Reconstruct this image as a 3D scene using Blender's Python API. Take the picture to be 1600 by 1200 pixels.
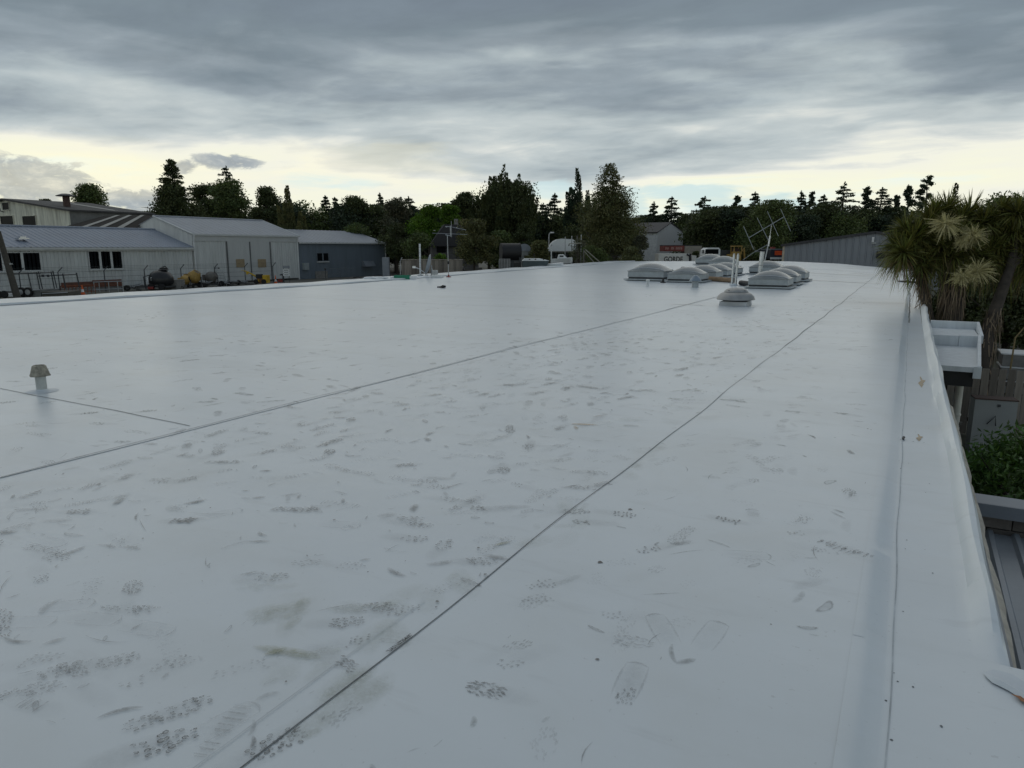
import bpy, math, random
import numpy as np
from mathutils import Vector, Matrix
R=math.radians
for o in list(bpy.data.objects): bpy.data.objects.remove(o)
sc=bpy.context.scene; COL=sc.collection
random.seed(7); RNG=np.random.default_rng(7)

# ------------------------------------------------------------------ camera
FPX=1100.0; CH=1.65; HOR=388.0
PITCH=math.atan((600-HOR)/FPX); YAW=math.atan((1425-800)/(FPX/math.cos(PITCH)))
cam_d=bpy.data.cameras.new('camera'); cam=bpy.data.objects.new('camera',cam_d); COL.objects.link(cam)
cam_d.sensor_width=36; cam_d.lens=36*FPX/1600; cam_d.clip_start=.05; cam_d.clip_end=9000
cam.location=(0,0,CH); cam.rotation_euler=(R(90)-PITCH,0,YAW); sc.camera=cam
FW=np.array([-math.sin(YAW)*math.cos(PITCH),math.cos(YAW)*math.cos(PITCH),-math.sin(PITCH)])
RT=np.array([math.cos(YAW),math.sin(YAW),0]); UP=np.cross(RT,FW); CAM=np.array([0,0,CH])
FH=np.array([-math.sin(YAW),math.cos(YAW),0])
def ray(x,y): return (x-800)*RT+(600-y)*UP+FPX*FW
def at(x,y,d): return CAM+ray(x,y)/FPX*d                # point at forward depth d
def on_z(x,y,z):
    r=ray(x,y); return CAM+r*(z-CH)/r[2]
def on_x(x,y,X):
    r=ray(x,y); return CAM+r*X/r[0]
def on_y(x,y,Y):
    r=ray(x,y); return CAM+r*Y/r[1]

# ------------------------------------------------------------------ world
SUN_AZ=-14.0; SUN_EL=30.0                               # degrees, azimuth from the camera's heading
w=bpy.data.worlds.new('World'); sc.world=w; w.use_nodes=True
nt=w.node_tree; nt.nodes.clear()
def N(nt,t,**k):
    n=nt.nodes.new(t)
    for a,b in k.items(): setattr(n,a,b)
    return n
def setin(nt,s,v):
    if hasattr(v,'is_output') or isinstance(v,bpy.types.NodeSocket): nt.links.new(v,s)
    else: s.default_value=v
def M(nt,op,a,b=0.0,c=None,clamp=False):
    n=N(nt,'ShaderNodeMath',operation=op,use_clamp=clamp)
    setin(nt,n.inputs[0],a); setin(nt,n.inputs[1],b)
    if c is not None: setin(nt,n.inputs[2],c)
    return n.outputs[0]
def MIX(nt,f,a,b,blend='MIX'):
    n=N(nt,'ShaderNodeMix',data_type='RGBA',blend_type=blend)
    setin(nt,n.inputs[0],f); setin(nt,n.inputs[6],a); setin(nt,n.inputs[7],b)
    return n.outputs[2]
def c4(c): return (c[0],c[1],c[2],1)
def RAMP(nt,f,stops,interp='LINEAR'):
    n=N(nt,'ShaderNodeValToRGB'); n.color_ramp.interpolation=interp
    e=n.color_ramp.elements
    while len(e)<len(stops): e.new(.5)
    for el,(p,c) in zip(e,stops): el.position=p; el.color=c4(c) if hasattr(c,'__len__') else (c,c,c,1)
    nt.links.new(f,n.inputs[0]); return n.outputs[0]
def NOISE(nt,vec,scale,detail=4,rough=.5,dist=0.0,w=None):
    n=N(nt,'ShaderNodeTexNoise',noise_dimensions='3D' if w is None else '4D')
    if w is not None: n.inputs['W'].default_value=w
    n.inputs['Scale'].default_value=scale; n.inputs['Detail'].default_value=detail
    n.inputs['Roughness'].default_value=rough; n.inputs['Distortion'].default_value=dist
    nt.links.new(vec,n.inputs['Vector']); return n.outputs[0]
def COMB(nt,x,y,z):
    n=N(nt,'ShaderNodeCombineXYZ'); setin(nt,n.inputs[0],x); setin(nt,n.inputs[1],y); setin(nt,n.inputs[2],z); return n.outputs[0]
SKY_W=11.0
def build_sky():
    tc=N(nt,'ShaderNodeTexCoord'); d=tc.outputs['Generated']
    def DOT(v):
        n=N(nt,'ShaderNodeVectorMath',operation='DOT_PRODUCT'); nt.links.new(d,n.inputs[0]); n.inputs[1].default_value=v; return n.outputs['Value']
    r=DOT(tuple(RT)); f=DOT(tuple(FH)); z=DOT((0,0,1))
    u=M(nt,'MULTIPLY',M(nt,'ARCTAN2',r,f),180/math.pi)
    v=M(nt,'MULTIPLY',M(nt,'ARCSINE',z),180/math.pi)
    # layered cloud sheet seen in perspective
    zz=M(nt,'ADD',M(nt,'MAXIMUM',z,0.0),.10)
    px=M(nt,'DIVIDE',r,zz); py=M(nt,'DIVIDE',f,zz)
    ang=R(24)
    P=COMB(nt,px,py,0.0)
    rot=N(nt,'ShaderNodeVectorRotate',rotation_type='Z_AXIS'); nt.links.new(P,rot.inputs['Vector']); rot.inputs['Angle'].default_value=ang
    stv=N(nt,'ShaderNodeVectorMath',operation='MULTIPLY'); nt.links.new(rot.outputs[0],stv.inputs[0]); stv.inputs[1].default_value=(.72,1.08,1)
    big=NOISE(nt,stv.outputs[0],.75,4,.5,.5,SKY_W); fine=NOISE(nt,stv.outputs[0],3.0,9,.60,.8,SKY_W+3)
    uv=COMB(nt,M(nt,'MULTIPLY',u,.055),M(nt,'MULTIPLY',v,.30),SKY_W*1.7)
    slow=NOISE(nt,uv,1.0,3,.5,.3)
    wisp=NOISE(nt,COMB(nt,M(nt,'MULTIPLY',u,.16),M(nt,'MULTIPLY',v,.85),1.3),1.0,6,.6,.6)
    # height in the layer, warped
    h=M(nt,'ADD',v,M(nt,'MULTIPLY',M(nt,'SUBTRACT',big,.5),15.0))
    h=M(nt,'ADD',h,M(nt,'MULTIPLY',M(nt,'SUBTRACT',fine,.5),5.0))
    h=M(nt,'ADD',h,M(nt,'MULTIPLY',M(nt,'SUBTRACT',slow,.5),13.0))
    h=M(nt,'ADD',h,M(nt,'MULTIPLY',M(nt,'SUBTRACT',wisp,.5),3.0))
    base=RAMP(nt,M(nt,'DIVIDE',h,26.0,clamp=True),[(0,(.68,.75,.70)),(.10,(.75,.75,.60)),(.215,(.72,.72,.63)),(.265,(.59,.61,.58)),(.325,(.44,.485,.49)),(.41,(.33,.38,.40)),
        (.49,(.235,.278,.310)),(.60,(.165,.205,.236)),(.80,(.148,.182,.220)),(1,(.165,.200,.240))])
    tex=NOISE(nt,stv.outputs[0],1.7,9,.62,1.1,SKY_W+9); tex2=NOISE(nt,stv.outputs[0],5.5,6,.6,.5,SKY_W+4)
    kk=M(nt,'ADD',.70,M(nt,'ADD',M(nt,'MULTIPLY',tex,.45),M(nt,'MULTIPLY',tex2,.20)))
    hi_=N(nt,'ShaderNodeMapRange',interpolation_type='SMOOTHSTEP'); nt.links.new(h,hi_.inputs[0]); hi_.inputs[1].default_value=7; hi_.inputs[2].default_value=12
    base=MIX(nt,M(nt,'MULTIPLY',hi_.outputs[0],1.0),base,MIX(nt,1.0,base,kk,'MULTIPLY'))
    def blob(cu,cv,su,sv,edge,lo=.45,hi=.62,EDGE=2.4):
        a=M(nt,'POWER',M(nt,'DIVIDE',M(nt,'SUBTRACT',u,cu),su),2.0); b=M(nt,'POWER',M(nt,'DIVIDE',M(nt,'SUBTRACT',v,cv),sv),2.0)
        g=M(nt,'SUBTRACT',1.0,M(nt,'MULTIPLY',M(nt,'ADD',a,b),.5))
        g=M(nt,'ADD',g,M(nt,'MULTIPLY',M(nt,'SUBTRACT',edge,.5),EDGE))
        mr=N(nt,'ShaderNodeMapRange',interpolation_type='SMOOTHSTEP'); nt.links.new(g,mr.inputs[0]); mr.inputs[1].default_value=lo; mr.inputs[2].default_value=hi
        return mr.outputs[0]
    sky=N(nt,'ShaderNodeTexSky',sky_type='NISHITA'); sky.sun_disc=False; sky.sun_elevation=R(SUN_EL)
    sd=math.sin(R(SUN_AZ))*RT+math.cos(R(SUN_AZ))*FH
    sky.sun_rotation=math.atan2(sd[0],sd[1])
    clear=MIX(nt,1.0,sky.outputs[0],(.05,.05,.05,1),'MULTIPLY')
    # openings low in the sky where the clear sky shows
    hole=None
    for (cu,cv,su,sv) in [(-13.5,4.9,3.6,.75),(3.4,4.6,2.2,.7),(13.5,4.1,4.0,.9),(19,3.0,6.0,.8),(9.5,3.2,1.5,1.5),(60,4,14,1.2),(-75,4,13,1.1),(130,4,20,1.3),(-140,4.5,20,1.2)]:
        b=blob(cu,cv,su,sv,wisp,.40,.95); hole=b if hole is None else M(nt,'MAXIMUM',hole,b)
    clear=MIX(nt,.75,clear,(.42,.62,.69,1))
    col=MIX(nt,M(nt,'MULTIPLY',hole,.7),base,clear)
    # low cumulus banks
    cn=NOISE(nt,COMB(nt,M(nt,'MULTIPLY',u,.5),M(nt,'MULTIPLY',v,1.1),0.0),1.0,8,.62,.35)
    ctone=RAMP(nt,cn,[(.3,(.19,.225,.265)),(.52,(.27,.31,.345)),(.70,(.52,.53,.49))])
    for (cu,cv,su,sv) in [(-34.5,4.4,4.6,1.35),(-27,3.3,3.4,.75),(-36.5,6.9,1.2,.35),(-21.3,6.15,2.3,.52),(-24.2,5.7,1.0,.45),(-60,4,9,1.3),(75,3.6,10,1.2),(170,4,14,1.5)]:
        col=MIX(nt,M(nt,'MULTIPLY',blob(cu,cv,su,sv,cn,.25,.7),.88),col,ctone)
    # warm glow low behind the cloud, where the sun sits
    g=blob(-30,5,9,2.0,wisp,.0,1.2); g2=blob(-11,6.5,7,1.6,wisp,.0,1.2)
    col=MIX(nt,M(nt,'MULTIPLY',M(nt,'MAXIMUM',g,g2),.22),col,(.95,.85,.55,1))
    bg=N(nt,'ShaderNodeBackground'); nt.links.new(col,bg.inputs[0]); bg.inputs[1].default_value=1.0
    out=N(nt,'ShaderNodeOutputWorld'); nt.links.new(bg.outputs[0],out.inputs[0])
build_sky()
sun_d=bpy.data.lights.new('sun','SUN'); sun=bpy.data.objects.new('sun',sun_d); COL.objects.link(sun)
sun_d.energy=.5; sun_d.angle=R(100); sun_d.color=(1,.93,.78)
_sd=math.cos(R(SUN_EL))*(math.sin(R(SUN_AZ))*RT+math.cos(R(SUN_AZ))*FH)+np.array([0,0,math.sin(R(SUN_EL))])
sun.rotation_euler=Vector(_sd).to_track_quat('Z','Y').to_euler(); sun.location=(0,0,60)
sc.view_settings.view_transform='Standard'; sc.view_settings.look='None'; sc.view_settings.gamma=1
sc.view_settings.exposure=.32; sc.view_settings.use_curve_mapping=False
sc.render.engine='CYCLES'; sc.cycles.transparent_max_bounces=64

# ------------------------------------------------------------------ materials
MATS={}
def mat(name,col,rough=.6,metal=0.0,var=.18,scale=3.0,bump=0.0,bscale=None,spec=.5,streak=False,alpha=None):
    if name in MATS: return MATS[name]
    m=bpy.data.materials.new(name); m.use_nodes=True; t=m.node_tree; b=t.nodes['Principled BSDF']
    tc=N(t,'ShaderNodeTexCoord'); co=tc.outputs['Object']
    v=co
    if streak:
        mp=N(t,'ShaderNodeMapping'); t.links.new(co,mp.inputs[0]); mp.inputs['Scale'].default_value=(1.6,1.6,.18); v=mp.outputs[0]
    n=NOISE(t,v,scale,6,.62)
    f=RAMP(t,n,[(.3,0.0),(.72,1.0)])
    lo=tuple(x*(1-var) for x in col); hi=tuple(min(1,x*(1+var*.7)) for x in col)
    t.links.new(MIX(t,f,c4(lo),c4(hi)),b.inputs['Base Color'])
    rr=N(t,'ShaderNodeMapRange'); t.links.new(n,rr.inputs[0]); rr.inputs[3].default_value=max(.03,rough-.1); rr.inputs[4].default_value=min(1,rough+.1)
    t.links.new(rr.outputs[0],b.inputs['Roughness']); b.inputs['Metallic'].default_value=metal
    b.inputs['Specular IOR Level'].default_value=spec
    if bump:
        bn=NOISE(t,co,bscale or scale*6,5,.6); bp=N(t,'ShaderNodeBump'); bp.inputs['Strength'].default_value=bump; bp.inputs['Distance'].default_value=.02
        t.links.new(bn,bp.inputs['Height']); t.links.new(bp.outputs[0],b.inputs['Normal'])
    MATS[name]=m; return m
def vary(m,lo,hi):      # each board or block its own shade
    t=m.node_tree; b=t.nodes['Principled BSDF']; l=b.inputs['Base Color'].links[0].from_socket
    oi=N(t,'ShaderNodeObjectInfo'); mr=N(t,'ShaderNodeMapRange'); t.links.new(oi.outputs['Random'],mr.inputs[0]); mr.inputs[3].default_value=lo; mr.inputs[4].default_value=hi
    t.links.new(MIX(t,1.0,l,mr.outputs[0],'MULTIPLY'),b.inputs['Base Color'])
def leafmat(name,col,rough=.6,trans=.12):
    if name in MATS: return MATS[name]
    m=bpy.data.materials.new(name); m.use_nodes=True; t=m.node_tree; b=t.nodes['Principled BSDF']
    a=N(t,'ShaderNodeAttribute'); a.attribute_name='tint'
    k=MIX(t,1.0,c4(col),a.outputs['Color'],'MULTIPLY'); t.links.new(k,b.inputs['Base Color'])
    b.inputs['Roughness'].default_value=rough; b.inputs['Specular IOR Level'].default_value=.25
    tr=N(t,'ShaderNodeBsdfTranslucent'); t.links.new(MIX(t,1.0,k,(1.3,1.4,.6,1),'MULTIPLY'),tr.inputs[0])
    ms=N(t,'ShaderNodeMixShader'); ms.inputs[0].default_value=trans
    t.links.new(b.outputs[0],ms.inputs[1]); t.links.new(tr.outputs[0],ms.inputs[2]); t.links.new(ms.outputs[0],t.nodes['Material Output'].inputs[0])
    MATS[name]=m; return m
def roof_material(name,marks=False):
    m=bpy.data.materials.new(name); m.use_nodes=True; t=m.node_tree; b=t.nodes['Principled BSDF']
    g=N(t,'ShaderNodeNewGeometry'); p=g.outputs['Position']
    big=NOISE(t,p,.22,4,.55,.4); mid=NOISE(t,p,1.3,5,.6,.6); fine=NOISE(t,p,9,4,.65)
    mp=N(t,'ShaderNodeMapping'); t.links.new(p,mp.inputs[0]); mp.inputs['Scale'].default_value=(.22,1.5,1)
    band=NOISE(t,mp.outputs[0],.8,5,.6,.3)
    mp2=N(t,'ShaderNodeMapping'); t.links.new(p,mp2.inputs[0]); mp2.inputs['Scale'].default_value=(.9,4.0,1)
    dash=NOISE(t,mp2.outputs[0],1.1,5,.65,.2)
    c=MIX(t,RAMP(t,big,[(.3,0.0),(.7,1.0)]),(.598,.658,.700,1),(.664,.724,.757,1))
    c=MIX(t,M(t,'MULTIPLY',RAMP(t,mid,[(.5,0.0),(.8,1.0)]),.30),c,(.55,.585,.57,1))
    c=MIX(t,M(t,'MULTIPLY',RAMP(t,band,[(.48,0.0),(.72,1.0)]),.28),c,(.52,.565,.575,1))
    c=MIX(t,M(t,'MULTIPLY',RAMP(t,dash,[(.60,0.0),(.74,1.0)]),.35),c,(.42,.46,.48,1))
    pond=NOISE(t,p,.55,5,.62,1.2); c=MIX(t,M(t,'MULTIPLY',RAMP(t,pond,[(.50,0.0),(.68,1.0)]),.32),c,(.550,.580,.575,1))
    spk=NOISE(t,p,38,2,.5)
    c=MIX(t,M(t,'MULTIPLY',RAMP(t,spk,[(.70,0.0),(.76,1.0)]),.30),c,(.30,.32,.33,1))
    if marks:
        a=N(t,'ShaderNodeAttribute'); a.attribute_name='mark'
        al=N(t,'ShaderNodeAttribute'); al.attribute_name='strength'
        brk=NOISE(t,p,55,3,.6); brk2=NOISE(t,p,14,3,.6)
        k=M(t,'MULTIPLY',RAMP(t,brk,[(.30,.45),(.55,1.0)]),RAMP(t,brk2,[(.30,.5),(.52,1.0)]))
        alpha=M(t,'MULTIPLY',al.outputs['Fac'],k,clamp=True); c=a.outputs['Color']
        tr=N(t,'ShaderNodeBsdfTransparent'); ms=N(t,'ShaderNodeMixShader'); t.links.new(alpha,ms.inputs[0]); t.links.new(tr.outputs[0],ms.inputs[1]); t.links.new(b.outputs[0],ms.inputs[2])
        t.links.new(ms.outputs[0],t.nodes['Material Output'].inputs[0])
    t.links.new(c,b.inputs['Base Color'])
    rg=M(t,'ADD',.33,M(t,'MULTIPLY',M(t,'SUBTRACT',band,.5),.10)); rg=M(t,'ADD',rg,M(t,'MULTIPLY',M(t,'SUBTRACT',fine,.5),.15))
    t.links.new(rg,b.inputs['Roughness']); b.inputs['Specular IOR Level'].default_value=1.0
    bp=N(t,'ShaderNodeBump'); bp.inputs['Strength'].default_value=.28; bp.inputs['Distance'].default_value=.010
    t.links.new(M(t,'ADD',M(t,'MULTIPLY',mid,.8),M(t,'MULTIPLY',fine,.10)),bp.inputs['Height'])
    bp2=N(t,'ShaderNodeBump'); bp2.inputs['Strength'].default_value=.14; bp2.inputs['Distance'].default_value=.03
    t.links.new(band,bp2.inputs['Height']); t.links.new(bp.outputs[0],bp2.inputs['Normal']); t.links.new(bp2.outputs[0],b.inputs['Normal'])
    MATS[name]=m; return m
ROOF=roof_material('roof_membrane'); ROOFM=roof_material('roof_marks',True)
seam_m=mat('seam_dirt',(.15,.165,.175),.7,var=.4,scale=4)
lap_sheen_m=mat('weld_sheen',(.80,.83,.84),.3,var=.35,scale=1.2)  # pale tone carries the sheen on laps and far roof bands
gutter_m=mat('gutter_membrane',(.625,.68,.72),.5,var=.12,spec=.5,scale=1.6,bump=.12,bscale=7)
edge_m=mat('membrane_edge',(.46,.43,.37),.8,var=.4,scale=6,bump=.3)
wall_m=mat('building_wall',(.34,.34,.33),.85,var=.2,scale=1)
timber_m=mat('raw_timber',(.42,.20,.10),.8,var=.6,scale=18)
white_m=mat('white_paint',(.74,.76,.76),.45,var=.10,scale=2)
offwhite_m=mat('white_plastic',(.70,.72,.71),.4,var=.14,scale=5)
pvc_m=mat('pvc_pipe',(.68,.67,.60),.4,var=.15,scale=4)
black_m=mat('black_plastic',(.012,.013,.015),.5,var=.4,scale=4)
rubber_m=mat('rubber',(.02,.02,.02),.8,var=.3,scale=5)
galv_m=mat('galvanised_steel',(.42,.44,.45),.42,.75,var=.3,scale=6)
vent_m=mat('weathered_aluminium',(.36,.365,.36),.42,.6,var=.18,scale=5,bump=.1)
alu_m=mat('bright_aluminium',(.66,.68,.69),.32,.85,var=.15,scale=5)
cap_m=mat('dirty_cap',(.34,.32,.26),.7,var=.7,scale=16)
dome_m=mat('skylight_acrylic',(.20,.228,.24),.24,var=.16,scale=2.2,spec=.6)
curb_m=mat('skylight_curb',(.42,.455,.465),.5,var=.22,scale=3)
clad_m=mat('pale_cladding',(.60,.62,.61),.55,var=.16,scale=1.1,streak=True)
cladr_m=mat('zinc_roof',(.25,.285,.345),.5,.0,var=.16,scale=.5)
cladr2_m=mat('zinc_roof_pale',(.30,.325,.36),.5,.0,var=.14,scale=.5)
clad2_m=mat('slate_cladding',(.155,.19,.225),.5,var=.14,scale=1.0,streak=True)
clad3_m=mat('grey_cladding',(.29,.31,.34),.5,var=.12,scale=1.0,streak=True)
roofdark_m=mat('dark_roof',(.055,.055,.06),.6,var=.4,scale=.6)
old_m=mat('old_fibre_cement',(.78,.76,.64),.8,var=.45,scale=1.3,streak=True)
oldroof_m=mat('old_roof',(.085,.083,.08),.85,var=.35,scale=.4)
strip_m=mat('roof_light_strip',(.34,.34,.31),.6,var=.3,scale=1)
greywall_m=mat('grey_wall',(.20,.20,.19),.8,var=.25,scale=.8)
glass_m=mat('dark_glass',(.008,.010,.012),.3,var=.4,scale=.8,spec=.03)
frame_m=mat('window_frame',(.58,.60,.59),.5,var=.1,scale=2)
door_m=mat('sliding_door',(.53,.545,.535),.55,var=.08,scale=.6,streak=True)
card_m=mat('tan_board',(.36,.28,.17),.8,var=.25,scale=3)
brick_m=mat('red_brown_panel',(.17,.07,.045),.8,var=.4,scale=5)
yellow_m=mat('yellow_paint',(.62,.40,.02),.45,var=.25,scale=3)
ochre_m=mat('ochre_paint',(.42,.27,.07),.6,var=.35,scale=3)
orange_m=mat('orange_plastic',(.75,.13,.02),.45,var=.15,scale=4)
red_m=mat('red_paint',(.30,.05,.04),.5,var=.35,scale=3)
green_m=mat('green_plastic',(.008,.20,.11),.45,var=.2,scale=4)
steel_m=mat('dark_steel',(.06,.065,.07),.55,.3,var=.35,scale=5)
concrete_m=mat('concrete',(.25,.245,.23),.85,var=.3,scale=3,bump=.2)
fence_m=mat('weathered_boards',(.235,.21,.18),.85,var=.5,scale=4,streak=True)
shedp_m=mat('shed_panel',(.33,.35,.35),.6,var=.12,scale=1.2)
bark_m=mat('bark',(.075,.062,.05),.9,var=.5,scale=4,bump=.5)
palebark_m=mat('pale_bark',(.17,.16,.14),.9,var=.5,scale=4,bump=.5)
pole_m=mat('pole_timber',(.075,.068,.055),.9,var=.4,scale=6,bump=.3)
teal_m=mat('teal_cover',(.06,.085,.09),.6,var=.25,scale=2)
brown_m=mat('cardboard_tube',(.34,.23,.14),.8,var=.2,scale=5)
tarp_m=mat('black_tarp',(.015,.017,.02),.45,var=.4,scale=3)
corr_m=mat('lean_to_steel',(.27,.30,.33),.4,.3,var=.2,scale=2)
block_m=mat('concrete_block',(.155,.14,.125),.9,var=.35,scale=5,bump=.4)
flash_m=mat('grey_flashing',(.23,.255,.29),.45,.2,var=.12,scale=2)
vary(fence_m,.65,1.45); vary(block_m,.8,1.25)
lamp_m=mat('lamp_white',(.8,.8,.8),.4)

# ------------------------------------------------------------------ mesh helpers
def wloc(o):
    v=Vector((0,0,0))
    while o is not None: v=v+Vector(o.location); o=o.parent
    return v
def link_mesh(name,me,parent=None,material=None):
    o=bpy.data.objects.new(name,me); COL.objects.link(o)
    if material is not None: me.materials.append(material)
    if parent is not None: o.parent=parent
    return o
class MB:
    def __init__(s): s.v=[]; s.f=[]
    def add(s,vs,fs):
        n=len(s.v); s.p=getattr(s,'p',[])+[(len(s.v),len(s.f))]; s.v+= [tuple(map(float,p)) for p in vs]; s.f+=[tuple(i+n for i in f) for f in fs]; return s
    def box(s,c,d,rz=0,taper=1.0):
        x,y,z=d[0]/2,d[1]/2,d[2]/2; ca,sa=math.cos(rz),math.sin(rz); vs=[]
        for sz in (-1,1):
            k=taper if sz>0 else 1
            for sx,sy in ((-1,-1),(1,-1),(1,1),(-1,1)):
                a,b=sx*x*k,sy*y*k; vs.append((c[0]+a*ca-b*sa,c[1]+a*sa+b*ca,c[2]+sz*z))
        return s.add(vs,[(3,2,1,0),(4,5,6,7),(0,1,5,4),(1,2,6,5),(2,3,7,6),(3,0,4,7)])
    def bx(s,x0,x1,y0,y1,z0,z1): return s.box(((x0+x1)/2,(y0+y1)/2,(z0+z1)/2),(abs(x1-x0),abs(y1-y0),abs(z1-z0)))
    def tube(s,pts,rad,n=8,cap=True):
        pts=[Vector(p) for p in pts]; rs=rad if hasattr(rad,'__len__') else [rad]*len(pts)
        vs=[];fs=[]; prev=None
        for i,p in enumerate(pts):
            t=(pts[min(i+1,len(pts)-1)]-pts[max(i-1,0)]).normalized()
            ref=Vector((0,0,1)) if abs(t.z)<.9 else Vector((1,0,0))
            if prev is not None: ref=prev
            a=t.cross(ref).normalized(); b=a.cross(t).normalized(); prev=b
            for k in range(n):
                q=2*math.pi*k/n; vs.append(p+(a*math.cos(q)+b*math.sin(q))*rs[i])
        for i in range(len(pts)-1):
            for k in range(n):
                k2=(k+1)%n; fs.append((i*n+k,i*n+k2,(i+1)*n+k2,(i+1)*n+k))
        if cap: fs.append(tuple(range(n))[::-1]); fs.append(tuple((len(pts)-1)*n+k for k in range(n)))
        return s.add(vs,fs)
    def lathe(s,prof,c=(0,0,0),n=24):
        vs=[];fs=[]
        for r,z in prof:
            for k in range(n): q=2*math.pi*k/n; vs.append((c[0]+r*math.cos(q),c[1]+r*math.sin(q),c[2]+z))
        for i in range(len(prof)-1):
            for k in range(n):
                k2=(k+1)%n; fs.append((i*n+k,i*n+k2,(i+1)*n+k2,(i+1)*n+k))
        if prof[0][0]>1e-4: fs.append(tuple(range(n))[::-1])
        if prof[-1][0]>1e-4: fs.append(tuple((len(prof)-1)*n+k for k in range(n)))
        return s.add(vs,fs)
    def prism(s,poly,a,b):          # poly in (x,z), extruded along y from a to b
        n=len(poly); vs=[(x,a,z) for x,z in poly]+[(x,b,z) for x,z in poly]
        fs=[tuple(range(n)),tuple(range(2*n-1,n-1,-1))]+[(i,n+i,n+(i+1)%n,(i+1)%n) for i in range(n)]
        return s.add(vs,fs)
    def slab(s,quad,th):            # a quad with thickness below it
        q=[Vector(p) for p in quad]; nn=(q[1]-q[0]).cross(q[3]-q[0]).normalized()*th
        return s.add(q+[p-nn for p in q],[(0,1,2,3),(7,6,5,4),(0,4,5,1),(1,5,6,2),(2,6,7,3),(3,7,4,0)])
    def ribbed(s,A,B,C,D,pitch,depth,flip=False,duty=.35):
        # sheet AB (one edge) to DC (other edge); ribs run between the two edges
        A,B,C,D=[Vector(p) for p in (A,B,C,D)]; nn=(B-A).cross(D-A).normalized()*(-depth if flip else depth)
        L=(B-A).length; n=max(1,int(round(L/pitch))); ts=[];of=[]
        for i in range(n):
            for q,o_ in ((0,0),(1-duty-.16,0),(1-duty-.04,1),(1-.08,1)): ts.append((i+q)/n); of.append(o_)
        ts.append(1);of.append(0)
        vs=[];fs=[]
        for t,o_ in zip(ts,of):
            vs+= [A.lerp(B,t)+nn*o_, D.lerp(C,t)+nn*o_]
        for i in range(len(ts)-1): fs.append((2*i,2*i+2,2*i+3,2*i+1))
        return s.add(vs,fs)
    def build(s,name,material,parent=None,world=False,smooth=False,ang=40):
        me=bpy.data.meshes.new(name)
        off=wloc(parent) if (world and parent is not None) else Vector((0,0,0))
        me.from_pydata([Vector(p)-off for p in s.v],[],s.f); me.update()
        if smooth:
            for p in me.polygons: p.use_smooth=True
            try: me.set_sharp_from_angle(angle=R(ang))
            except Exception: pass
        return link_mesh(name,me,parent,material)
def split(mb,name,m,parent,world=False,smooth=False):
    ps=mb.p+[(len(mb.v),len(mb.f))]; os_=[]
    for (a,fa),(b,fb) in zip(ps[:-1],ps[1:]):
        q=MB(); q.add(mb.v[a:b],[tuple(i-a for i in f) for f in mb.f[fa:fb]]); os_.append(q.build(name,m,parent,world,smooth))
    return os_
def tag(o,label,cat,group=None):
    o['label']=label; o['category']=cat
    if group: o['group']=group
    return o
def thing(name,label,cat,loc=(0,0,0),rz=0,group=None):
    o=bpy.data.objects.new(name,None); COL.objects.link(o); o.empty_display_size=.2
    o.location=tuple(float(x) for x in loc); o.rotation_euler=(0,0,rz); return tag(o,label,cat,group)
def struct(o): o['kind']='structure'; return o
def stuff(o): o['kind']='stuff'; return o
def dup(root,loc,rz=0,label=None,scale=None):
    def cp(o,p):
        c=o.copy(); COL.objects.link(c); c.parent=p
        for ch in list(o.children): cp(ch,c)
        return c
    r=cp(root,None); r.location=tuple(float(x) for x in loc); r.rotation_euler=(0,0,rz)
    if scale: r.scale=(scale,)*3 if not hasattr(scale,'__len__') else scale
    if label: r['label']=label
    return r
def text_mesh(name,s,size,material,parent,loc,rot,extrude=.0,xs=1.0,bold=0.0):
    cu=bpy.data.curves.new(name,'FONT'); cu.body=s; cu.size=size; cu.extrude=extrude; cu.align_x='CENTER'; cu.align_y='CENTER'; cu.resolution_u=3; cu.offset=bold
    o=bpy.data.objects.new('tmp',cu); COL.objects.link(o); bpy.context.view_layer.update()
    me=bpy.data.meshes.new_from_object(o.evaluated_get(bpy.context.evaluated_depsgraph_get())); bpy.data.objects.remove(o)
    t=link_mesh(name,me,parent); me.materials.clear(); me.materials.append(material)
    t.location=loc; t.rotation_euler=rot; t.scale=(xs,1,1); return t

# ------------------------------------------------------------------ ground
G=-2.4
gm=bpy.data.materials.new('yard_ground'); gm.use_nodes=True
t=gm.node_tree; b=t.nodes['Principled BSDF']; geo=N(t,'ShaderNodeNewGeometry')
n1=NOISE(t,geo.outputs['Position'],.05,5,.6); n2=NOISE(t,geo.outputs['Position'],2.5,5,.65)
c=MIX(t,RAMP(t,n1,[(.42,0.0),(.56,1.0)]),(.085,.083,.078,1),(.06,.065,.035,1)); c=MIX(t,M(t,'MULTIPLY',n2,.5),c,(.13,.125,.115,1))
t.links.new(c,b.inputs['Base Color']); b.inputs['Roughness'].default_value=.9
g=MB(); nseg=24
S=[-3000,-1200,-500,-250,-120,-60,-20,0,20,60,120,250,500,1200,3000]
vs=[(x,y,G) for y in S for x in S]; k=len(S)
g.add(vs,[(j*k+i,j*k+i+1,(j+1)*k+i+1,(j+1)*k+i) for j in range(k-1) for i in range(k-1)])
struct(g.build('ground',gm))

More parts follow.
